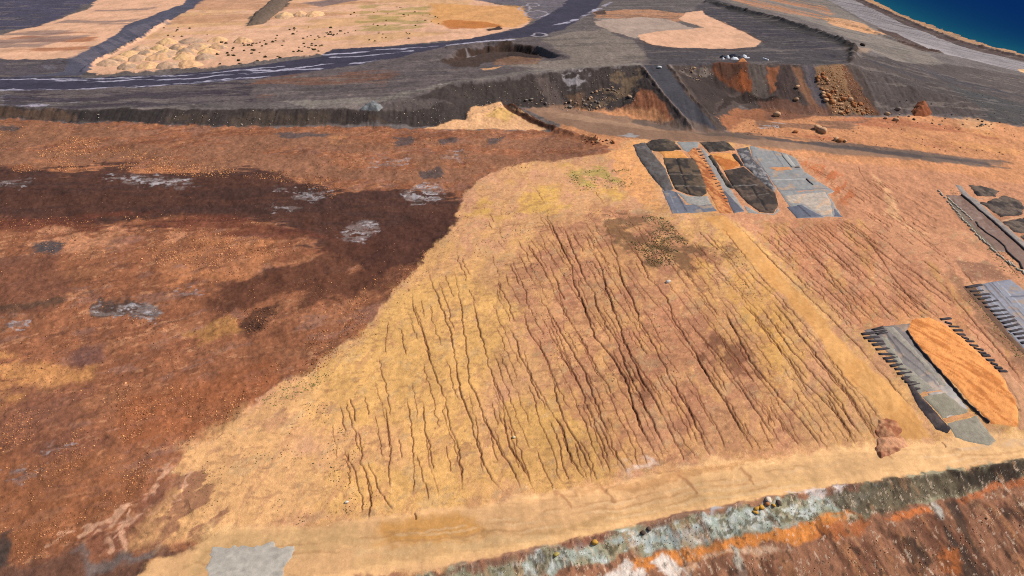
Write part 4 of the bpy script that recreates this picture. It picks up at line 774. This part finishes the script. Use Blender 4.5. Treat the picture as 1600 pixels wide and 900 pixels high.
# far right, middle: ribbed liner
r = plot(E_((830,170)), 'blue grey ribbed liner with a ladder of black ballast bars down its left side')
bed('liner_sheet', E_((690,45),(862,22),(1100,200),(1250,420),(1040,420),(935,365),(850,270),(740,130)), .1, (134,132,142), r, M_LINER, amp=.04, warp=.15, col2=(158,134,116), tex=(3,2,0,.62,.76,5), lines=[(E_((735,45),(960,300)), (86,78,82), .5, .05), (E_((760,42),(1000,300)), (110,92,88), .5, .05), (E_((775,38),(1000,270)), (74,74,84), .3, .05), (E_((720,60),(940,310)), (160,160,168), .25, .06), (E_((800,34),(1000,230)), (170,172,182), .3, .04), (E_((870,105),(1000,100)), (86,86,100), .6, .02)])
bed('bare_soil', E_((630,55),(690,45),(740,130),(850,270),(935,365),(1000,400),(960,420),(860,320),(740,180)), .06, (118,88,70), r)
for k in range(16):
    t = k / 15; x, y = 652 + 285 * t, 58 + 290 * t; o = E_((x + random.uniform(-4, 4), y), (x + random.uniform(56, 76), y + random.uniform(-14, -2))); beam('ballast_bar', o[0], o[1], random.uniform(.75, 1.05), .12, M_BAR, r, 4)
# large plot at the lower right
r = plot(E_((520,430)), 'large plot above the bench, orange soil slab beside grey sand strips and black bar ladders')
bed('liner_sheet', E_((150,265),(240,250),(385,228),(400,320),(520,470),(660,650),(560,700),(480,600),(330,430)), .08, (122,110,104), r, M_LINER, amp=.05, warp=.18, col2=(160,132,110), tex=(3,2,0,.56,.72,4), lines=[(E_((250,270),(350,400),(520,545)), (72,66,66), .5, .05), (E_((300,300),(420,410),(530,530)), (78,68,64), .6, .05)])
bed('grey_sand', E_((228,302),(270,298),(350,425),(500,552),(430,572),(385,530),(320,440)), .2, (160,152,136), r, None, amp=.05)
bed('grey_sand', E_((238,252),(300,246),(330,280),(420,380),(562,540),(522,536),(410,410),(300,300)), .2, (164,154,140), r, None, amp=.06)
bed('grey_sand', E_((440,588),(550,565),(662,660),(540,692)), .2, (158,148,128), r, None, amp=.06)
bed('grey_sand', E_((560,714),(700,684),(800,800),(760,834),(700,820),(600,782)), .2, (160,150,132), r, None, amp=.06)
bed('sand_strip', E_((425,572),(530,556),(548,566),(440,586)), .3, (220,158,108), r); bed('sand_strip', E_((535,694),(660,662),(690,680),(560,712)), .3, (218,156,106), r)
bed('soil_slab', E_((358,262),(388,216),(470,200),(530,222),(640,312),(800,456),(850,540),(905,650),(900,735),(765,716),(645,592),(505,442),(400,322)), .22, (250,166,96), r, None, wd=.6, amp=.12, warp=.4, col2=(214,132,70), tex=(7,1.1,-52,.56,.68,3))
L = E_((362,275),(410,345),(500,450),(560,520),(640,610),(700,665),(760,720))
for p, q in zip(L, L[1:]): beam('ballast_bar', p, q, .4, .5, M_BAR, r, 8, rnd=.8)
for k in range(15):
    t = k / 14; x, y = 140 + 250 * t, 285 + 270 * t; o = E_((x + random.uniform(-4, 4), y + random.uniform(-3, 3)), (x + random.uniform(66, 88) - 34 * t, y + random.uniform(-12, 0))); beam('ballast_bar', o[0], o[1], random.uniform(.75, 1.05), .12, M_BAR, r, 4)
for k in range(5): o = E_((195 + 6 * k, 262 + 7 * k), (245 + 6 * k, 252 + 7 * k)); beam('ballast_bar', o[0], o[1], .35, .25, M_BAR, r, 4)
bed('black_strip', E_((335,478),(375,500),(440,590),(520,680),(580,745),(562,764),(505,745),(400,612)), .25, (64,56,58), r, None, amp=.2, col2=(98,84,80))
for k in range(15):
    t = k / 14; x, y = 528 + 280 * t, 212 + 250 * t; o = E_((x + random.uniform(-3, 3), y), (x + random.uniform(34, 48), y + random.uniform(-2, 6))); beam('ballast_bar', o[0], o[1], random.uniform(.7, 1.), .12, M_BAR, r, 4)
bed('pink_soil', E_((812,470),(850,470),(910,530),(1000,640),(1000,760),(905,745),(912,650),(856,540)), .08, (212,156,116), r, None, amp=.1)

# ------------------------------------------------------------------ heaps and spreads
def dome(px, py, rx, ry, n=14, seed=0):
    P = ground_pts([(px, py)])[0]; g = np.random.default_rng(seed); return np.array([(P[0] + rx * math.cos(t) * g.uniform(.85, 1.15), P[1] + ry * math.sin(t) * g.uniform(.85, 1.15)) for t in np.linspace(0, 2 * math.pi, n, endpoint=False)])
HP = [(170,101),(200,105),(234,104),(264,104),(296,102),(186,94),(216,93),(250,91),(290,91),(320,91),(205,85),(232,84),(262,84),(292,84),(325,83),(222,77),(250,77),(280,76),(312,75),(342,75),(262,66),(300,65),(340,64),(380,66),(445,26),(470,24),(492,23)]
for i, (a, b) in enumerate(HP):
    far = i > 23; rr = random.uniform(5.4, 7.2)
    o = bed('dirt_heap', dome(a, b, rr, rr * (.9 if not far else 1.3), seed=i), random.uniform(2.2, 3), (230,180,134) if i % 3 else (206,166,134), None, None, res=.5, dome=.75, amp=.3, warp=.5, col2=(184,152,126) if i % 2 else (232,188,134), tex=(3,3,0,.5,.66,i % 5), seed=i % 5)
    if far: tag(o, 'pale sand heap in the far row beside the dark spoil ridge', 'dirt heap', 'far row of pale heaps')
    else: tag(o, 'rounded dirt heap among the rows tipped on the pale sand by the dark road', 'dirt heap', 'heaps tipped in rows')
tag(bed('spoil_heap', [(386,40),(396,24),(420,4),(445,-18),(468,-18),(438,16),(412,37)], 2.4, (112,94,80), res=.6, wd=2, amp=.8, warp=.8), 'long dark spoil ridge across the pale sand at the top', 'spoil heap')
tag(bed('gravel_heap', [(562,172),(584,157),(599,168),(590,174)], 1.6, (146,148,148), res=.3, wd=1.2, amp=.5, col2=(112,112,112)), 'light grey gravel heap on the edge of the dark embankment', 'gravel heap')
tag(bed('soil_heap', [(1424,174),(1434,160),(1446,160),(1456,176),(1446,182),(1428,181)], 3, (150,86,54), res=.3, dome=.8, amp=.5), 'reddish brown soil heap at the foot of the dark right hillside', 'soil heap')
tag(bed('soil_heap', [(1368,672),(1374,656),(1388,652),(1402,660),(1408,672),(1396,684),(1376,684)], 1.0, (214,154,112), res=.2, dome=.6, amp=.35, warp=.5, col2=(168,106,74)), 'upper reddish soil heap at the foot of the rilled slope', 'soil heap')
tag(bed('soil_heap', [(1366,700),(1370,686),(1388,682),(1412,684),(1416,696),(1400,706),(1376,716)], 1.0, (216,156,116), res=.2, dome=.6, amp=.35, warp=.5, col2=(166,106,78)), 'lower reddish soil heap touching the bench track', 'soil heap')
tag(bed('gravel_patch', [(318,915),(326,880),(336,860),(352,854),(400,851),(455,855),(456,872),(444,888),(446,915)], .06, (186,176,162), mat=M_ROAD, res=.22, wd=.8, amp=.05, warp=1.1, col2=(178,168,155), tex=(3,1.5,10,.5,.68,2)), 'pale grey gravel patch spread on the orange bench', 'gravel patch')

# ------------------------------------------------------------------ boulders
TAN, ORN, GRB, YEL, DKB = (214,168,128), (196,128,80), (150,134,120), (214,160,72), (96,78,68)
named = [((1213,181),2.0,TAN,'large pale boulder alone on the grey floor below the red face'),((1246,136),1.1,TAN,'pale boulder halfway down the dark grey face, upper of two'),((1244,155),1.1,TAN,'pale boulder low on the dark grey face, lower of two'),
 ((1277,203),2.0,TAN,'left boulder of the big pale pair beside the track'),((1284,208),2.0,TAN,'right boulder of the big pale pair beside the track'),((1306,221),1.3,TAN,'left boulder of the low cluster just above the track'),((1312,223),1.5,ORN,'middle boulder of the low cluster just above the track'),((1318,222),1.2,TAN,'right boulder of the low cluster just above the track'),((1243,208),1.1,ORN,'single brown boulder above the track, left of the big pale pair'),
 ((1402,172),1.2,GRB,'grey boulder at the toe of the dark right hillside'),((1386,178),1.1,TAN,'pale boulder at the end of the orange rock fall'),((1400,188),1.3,TAN,'pale boulder on orange soil below the toe'),((1030,107),1.2,(226,222,216),'small white boulder at the top of the dark ramp'),((1347,72),1.8,DKB,'dark brown boulder on the far grey shelf beside the berm'),
 ((1182,797),.7,YEL,'orange yellow boulder at the left of the ledge cluster'),((1190,793),.75,YEL,'second orange boulder from the left in the ledge cluster'),((1198,790),.7,ORN,'rust boulder in the middle of the ledge cluster'),((1200,785),.8,(236,216,192),'cream boulder topping the ledge cluster'),((1208,790),.5,YEL,'small yellow boulder at the right of the ledge cluster'),((1216,787),.6,DKB,'dark boulder right of the yellow ledge cluster'),((1180,802),.5,YEL,'lowest yellow boulder of the ledge cluster'),
 ((1004,836),.6,DKB,'dark boulder on the grey green strip, left of two'),((1014,828),.55,DKB,'dark boulder on the grey green strip, right of two'),((929,850),.7,YEL,'rust orange boulder lying on the grey strip'),((869,868),.6,(190,168,90),'yellowish boulder lying on the grey strip'),((541,785),.5,(240,226,208),'small white boulder on the tan slope'),((803,684),.4,(236,214,170),'small cream boulder between the rills'),((1044,441),.7,(226,214,204),'white boulder beside the green scrub')]
for (a, b), rad, c, lb in named: P = ground_pts([(a, b)])[0]; boulder(P[0], P[1], rad, c, lb)
for poly, n, r0, r1, cols, lb, gp, sd_ in (
 ([(1274,120),(1284,112),(1300,135),(1340,160),(1372,176),(1345,182),(1310,180),(1290,160)], 120, .5, 1.15, (ORN,TAN,(178,112,70)), 'tan boulder in the rock fall spilling down the orange face', 'boulders of the orange rock fall', 1),
 ([(845,140),(870,160),(915,150),(940,135),(975,140),(990,150),(960,166),(925,174),(870,170),(830,162),(812,160)], 80, .35, .8, (TAN,GRB,(176,150,128)), 'pale boulder at the foot of the dark embankment left of the ramp', 'boulders under the dark embankment', 2),
 ([(1360,178),(1450,174),(1540,186),(1600,196),(1600,204),(1500,198),(1400,192),(1360,186)], 30, .4, .8, (TAN,DKB,GRB), 'small boulder along the toe of the dark right hillside', 'boulders along the right toe', 3),
 ([(905,218),(930,216),(960,220),(958,226),(930,228),(908,224)], 24, .4, .8, (ORN,(150,84,54),TAN), 'rusty boulder on the ridge end beside the upper track', 'boulders on the ridge end', 4),
 ([(1062,108),(1104,104),(1122,118),(1110,124),(1080,126)], 26, .35, .6, (GRB,TAN), 'grey boulder on the rubble bulge right of the ramp', 'boulders on the rubble bulge', 5)):
    for k, (x, y) in enumerate(inside(poly, n, sd_)): boulder(x, y, r0 * .8 + (r1 * 1.15 - r0 * .8) * random.random() ** 2.4, cols[k % len(cols)], lb, gp)

BRS = ((226,160,106),(186,120,78),(166,102,66),(206,146,102),(140,88,60),(150,96,64)); DKR = ((120,82,60),(84,56,44),(176,116,80))
stones('loose_rocks', [
 ([(30,270),(60,235),(110,212),(170,225),(320,258),(400,270),(540,285),(520,312),(420,280),(300,278),(180,264)], 2600, .1, .36, ((230,164,110),(206,140,92),(160,104,70)), (7,.42,.6), 31),
 ([(200,360),(300,352),(420,372),(440,400),(330,440),(260,430)], 1500, .08, .3, ((226,160,110),(196,130,86)), (5,.42,.6), 32),
 ([(-60,235),(60,250),(160,225),(320,255),(540,280),(520,310),(420,270),(300,275),(180,262),(40,270),(-60,270)], 2490, 0.066, 0.369, BRS, (8,.4,.6), 1),
 ([(-60,195),(300,205),(900,215),(920,240),(740,285),(300,265),(-60,235)], 2490, 0.066, 0.328, BRS, (10,.45,.65), 2),
 ([(-60,345),(260,335),(420,345),(470,395),(300,420),(-60,400)], 2157, 0.055, 0.295, BRS, (8,.42,.62), 3),
 ([(230,370),(430,370),(420,430),(280,450)], 1492, 0.055, 0.295, BRS, (6,.4,.6), 4),
 ([(-60,420),(300,440),(590,430),(560,530),(420,620),(300,690),(120,700),(-60,640)], 4980, 0.044, 0.246, BRS + DKR, (9,.46,.66), 5),
 ([(440,560),(590,430),(680,380),(640,440),(590,480),(560,530),(500,580),(420,620),(340,670),(330,640)], 2490, 0.055, 0.279, BRS, (6,.38,.58), 6),
 ([(180,600),(320,590),(400,630),(280,705),(190,700)], 2157, 0.044, 0.246, BRS, (6,.38,.6), 7),
 ([(-60,640),(160,640),(260,730),(180,800),(60,880),(-60,900)], 3982, 0.039, 0.230, BRS, (7,.44,.64), 8),
 ([(20,830),(110,800),(160,800),(90,870),(30,885)], 700, .04, .22, ((200,136,92),(166,106,70),(140,88,60)), (3,.35,.6), 9),
 ([(380,480),(440,478),(430,510),(385,524)], 497, 0.066, 0.295, DKR, None, 10), ([(0,300),(700,320),(600,430),(400,350),(0,345)], 829, 0.055, 0.246, DKR, None, 11)],
 'loose brown and tan rocks strewn over the reddish fill', 'loose rocks')
stones('rubble', [
 ([(130,174),(350,172),(560,174),(640,156),(700,136),(880,112),(1000,105),(1028,140),(985,164),(925,174),(800,167),(690,196),(300,198),(130,190)], 900, .15, .45, ((130,112,100),(190,170,150),(92,76,66)), (10,.4,.6), 21),
 ([(1060,104),(1330,104),(1370,178),(1200,178),(1130,204)], 500, .15, .4, ((150,116,90),(110,86,72),(180,150,120)), (8,.4,.6), 22),
 ([(1275,112),(1320,104),(1345,140),(1372,178),(1300,180)], 900, .2, .5, (ORN,TAN,(150,92,58)), None, 23),
 ([(1340,100),(1600,160),(1600,196),(1450,176),(1375,178)], 350, .15, .4, ((150,140,132),(90,82,78)), None, 24),
 ([(1140,190),(1290,182),(1600,205),(1600,245),(1300,225),(1150,210)], 350, .15, .5, ((190,130,96),(110,76,60)), (8,.4,.6), 25),
 ([(640,915),(800,878),(1000,832),(1270,775),(1600,730),(1600,752),(1320,806),(1000,864),(800,902),(700,925)], 1300, .04, .2, ((160,150,118),(186,180,160),(130,116,90)), (5,.35,.6), 26),
 ([(1060,890),(1300,855),(1480,805),(1600,775),(1600,900),(1000,900)], 900, .05, .22, ((176,124,90),(80,56,46),(220,190,160)), (6,.4,.6), 27),
 ([(720,330),(640,430),(590,490),(500,590),(400,640),(420,640),(520,590),(620,490),(670,430),(740,340)], 300, .08, .22, ((150,110,70),(110,80,54)), None, 28)],
 'grey and brown rubble on the dark faces and the ledge strip', 'rubble')

# ------------------------------------------------------------------ plants
def shrub_mesh(seed):
    g = np.random.default_rng(seed); V, F, C = [], [], []
    for k in range(110):
        d = g.normal(size=3); d /= np.linalg.norm(d); d[2] = abs(d[2]); c = d * (g.random() ** .4) * np.array((.8, .8, .75)) * (1 + .25 * math.sin(3 * math.atan2(d[1], d[0]) + seed)); a = g.normal(size=3); b = np.cross(a, d + .3); a, b = a / np.linalg.norm(a) * .17, b / (np.linalg.norm(b) + 1e-6) * .13
        n = len(V); V += [c - a - b, c + a - b, c + a + b, c - a + b]; F.append((n, n + 1, n + 2, n + 3)); q = lin((70,64,38) if k % 3 else (96,86,48)) * g.uniform(.6, 1.2); C += [q] * 4
    o = mesh_obj('shrub', V, F, M_SHRUB, None, C); me = o.data; bpy.data.objects.remove(o); return me
SM = [shrub_mesh(i) for i in range(5)]
for poly, n, r0, r1, sd_, lb, gp in (([(345,66),(400,60),(440,44),(520,40),(560,48),(500,66),(510,78),(440,98),(340,104),(330,90)], 85, .6, 1.25, 1, 'dark shrub in the dense cluster on the pale sand above the dark road', 'shrubs of the dense cluster'), ([(545,12),(700,10),(690,40),(540,44)], 26, .5, 1., 2, 'dark shrub on the greenish sand beyond the dense cluster', 'shrubs on the greenish sand'), ([(190,66),(280,36),(340,50),(330,74),(220,82)], 18, .5, 1., 3, 'dark shrub scattered between the tipped heaps and the grey side road', 'shrubs near the grey side road'), ([(550,54),(640,50),(640,62),(560,66)], 10, .5, .9, 4, 'dark shrub near the sand edge above the road bend', 'shrubs above the road bend')):
    for k, (x, y) in enumerate(inside(poly, n, sd_, (9, .35, .6))):
        o = bpy.data.objects.new('shrub', SM[k % 5]); S.collection.objects.link(o); q = r0 + (r1 - r0) * random.random() ** 1.6; o.location = (x, y, gz(x, y)[0] - .05); o.scale = (q, q, q * .9); o.rotation_euler.z = random.uniform(0, 6.28); tag(o, lb, 'shrub', gp)
g = np.random.default_rng(77); V, F, C = [], [], []
for poly, n, s0, s1, cols, cl, sd_ in (([(1005,335),(1040,340),(1078,385),(1062,414),(1018,416),(985,380)], 1500, .06, .24, ((100,100,54),(82,84,48),(120,108,66),(92,76,52)), (6,.3,.66), 1), ([(880,270),(985,262),(990,290),(900,298)], 420, .1, .24, ((120,124,62),(140,132,70)), (3,.4,.6), 2), ([(740,320),(980,320),(1010,420),(880,440),(740,400)], 600, .07, .18, ((120,104,58),(100,84,52)), (5,.45,.65), 3),
 ([(280,710),(500,620),(640,780),(420,830),(300,800)], 380, .06, .16, ((120,110,56),(104,84,46)), (6,.5,.68), 4), ([(800,430),(1000,450),(1100,600),(900,640)], 500, .06, .16, ((110,92,54),(96,74,50)), (6,.45,.65), 5), ([(1480,290),(1500,300),(1600,425),(1600,440),(1560,420)], 260, .1, .24, ((150,144,90),(120,112,70)), None, 6), ([(1490,440),(1530,450),(1620,560),(1600,580)], 240, .1, .24, ((150,140,84),(124,110,66)), (5,.4,.6), 7), ([(1090,370),(1160,390),(1200,480),(1130,460)], 220, .07, .18, ((118,108,62),), (5,.45,.65), 8), ([(405,625),(500,580),(520,590),(430,640)], 160, .08, .2, ((140,134,70),), None, 9)):
    for x, y in inside(poly, n, sd_ + 60, cl):
        z = gz(x, y)[0]; sc_ = g.uniform(s0, s1); c = lin(cols[g.integers(len(cols))]) * g.uniform(.7, 1.2)
        for k in range(3):
            a = g.uniform(0, 6.28); dx, dy = math.cos(a) * sc_, math.sin(a) * sc_; k0 = len(V); V += [(x - dx, y - dy, z + .02), (x + dy * .8, y - dx * .8, z + sc_ * .5), (x + dx, y + dy, z + sc_ * .35), (x - dy * .8, y + dx * .8, z + sc_ * .25)]; F.append((k0, k0 + 1, k0 + 2, k0 + 3)); C += [c] * 4
tag(mesh_obj('ground_cover', V, F, M_WEED, None, C), 'sparse green and olive weeds growing on the tan slope', 'weeds', kind='stuff')

# ------------------------------------------------------------------ litter at the lip of the red face
def crumple(name, px, py, sx, sy, h, mat, label, cat, rz=0, seed=0, dz=0):
    P = ground_pts([(px, py)])[0]; g = np.random.default_rng(seed); n, m_ = 8, 6; V = []
    for j in range(m_ + 1):
        for i in range(n + 1):
            u, v = i / n - .5, j / m_ - .5; x, y = u * sx * (1 + .2 * g.normal() * .4), v * sy; c, s_ = math.cos(rz), math.sin(rz); X, Y = P[0] + x * c - y * s_, P[1] + x * s_ + y * c
            e = (1 - (2 * abs(u)) ** 3) * (1 - (2 * abs(v)) ** 3); V.append((X, Y, gz(X, Y)[0] + dz + h * e * g.uniform(.5, 1.1) - (.1 if e < .05 else 0)))
    F = [(j * (n + 1) + i, j * (n + 1) + i + 1, (j + 1) * (n + 1) + i + 1, (j + 1) * (n + 1) + i) for j in range(m_) for i in range(n)]
    return tag(mesh_obj(name, V, F, mat), label, cat)
for a in (('plastic_sheet',1130,92,1.3,1.6,.8,M_WHITE,'small white sheet at the left end of the dumped litter'),('plastic_sheet',1137,90.5,1.6,2.2,1.2,M_WHITE,'bunched white sheet between the dark tarpaulins'),('plastic_sheet',1148,92,4,2,1.1,M_WHITE,'wide white sheet draped over the lip in front of the dark tarpaulin'),('plastic_sheet',1163,88.5,2.4,1.8,1,M_WHITE,'white sheet at the right end of the litter'),('plastic_sheet',1167,90.5,2.8,1,.6,M_WHITE,'narrow white sheet right of the orange soil heap'),
 ('tarpaulin',1130,89.5,3.6,2,1,M_TARP,'dark tarpaulin at the left end of the dumped litter'),('tarpaulin',1147,89,5.5,3,1.6,M_TARP,'large navy tarpaulin heaped behind the wide white sheet'),('tarpaulin',1156,90,2.4,1.6,.9,M_TARP,'small dark tarpaulin beside the orange soil heap')):
    crumple(a[0], *a[1:7], a[7], 'litter', seed=len(a[7]))
tag(bed('soil_heap', [(1153,97),(1156,92),(1163,92),(1167,97)], .9, (200,128,76), res=.25, dome=.7, amp=.3), 'small orange soil heap at the lip, in front of the litter', 'soil heap')
tag(beam('pipe', (1192,91), (1200,94), .7, .5, M_WHITE, None, 8, rnd=.02), 'white pipe lying alone on the dark plateau right of the litter', 'pipe')
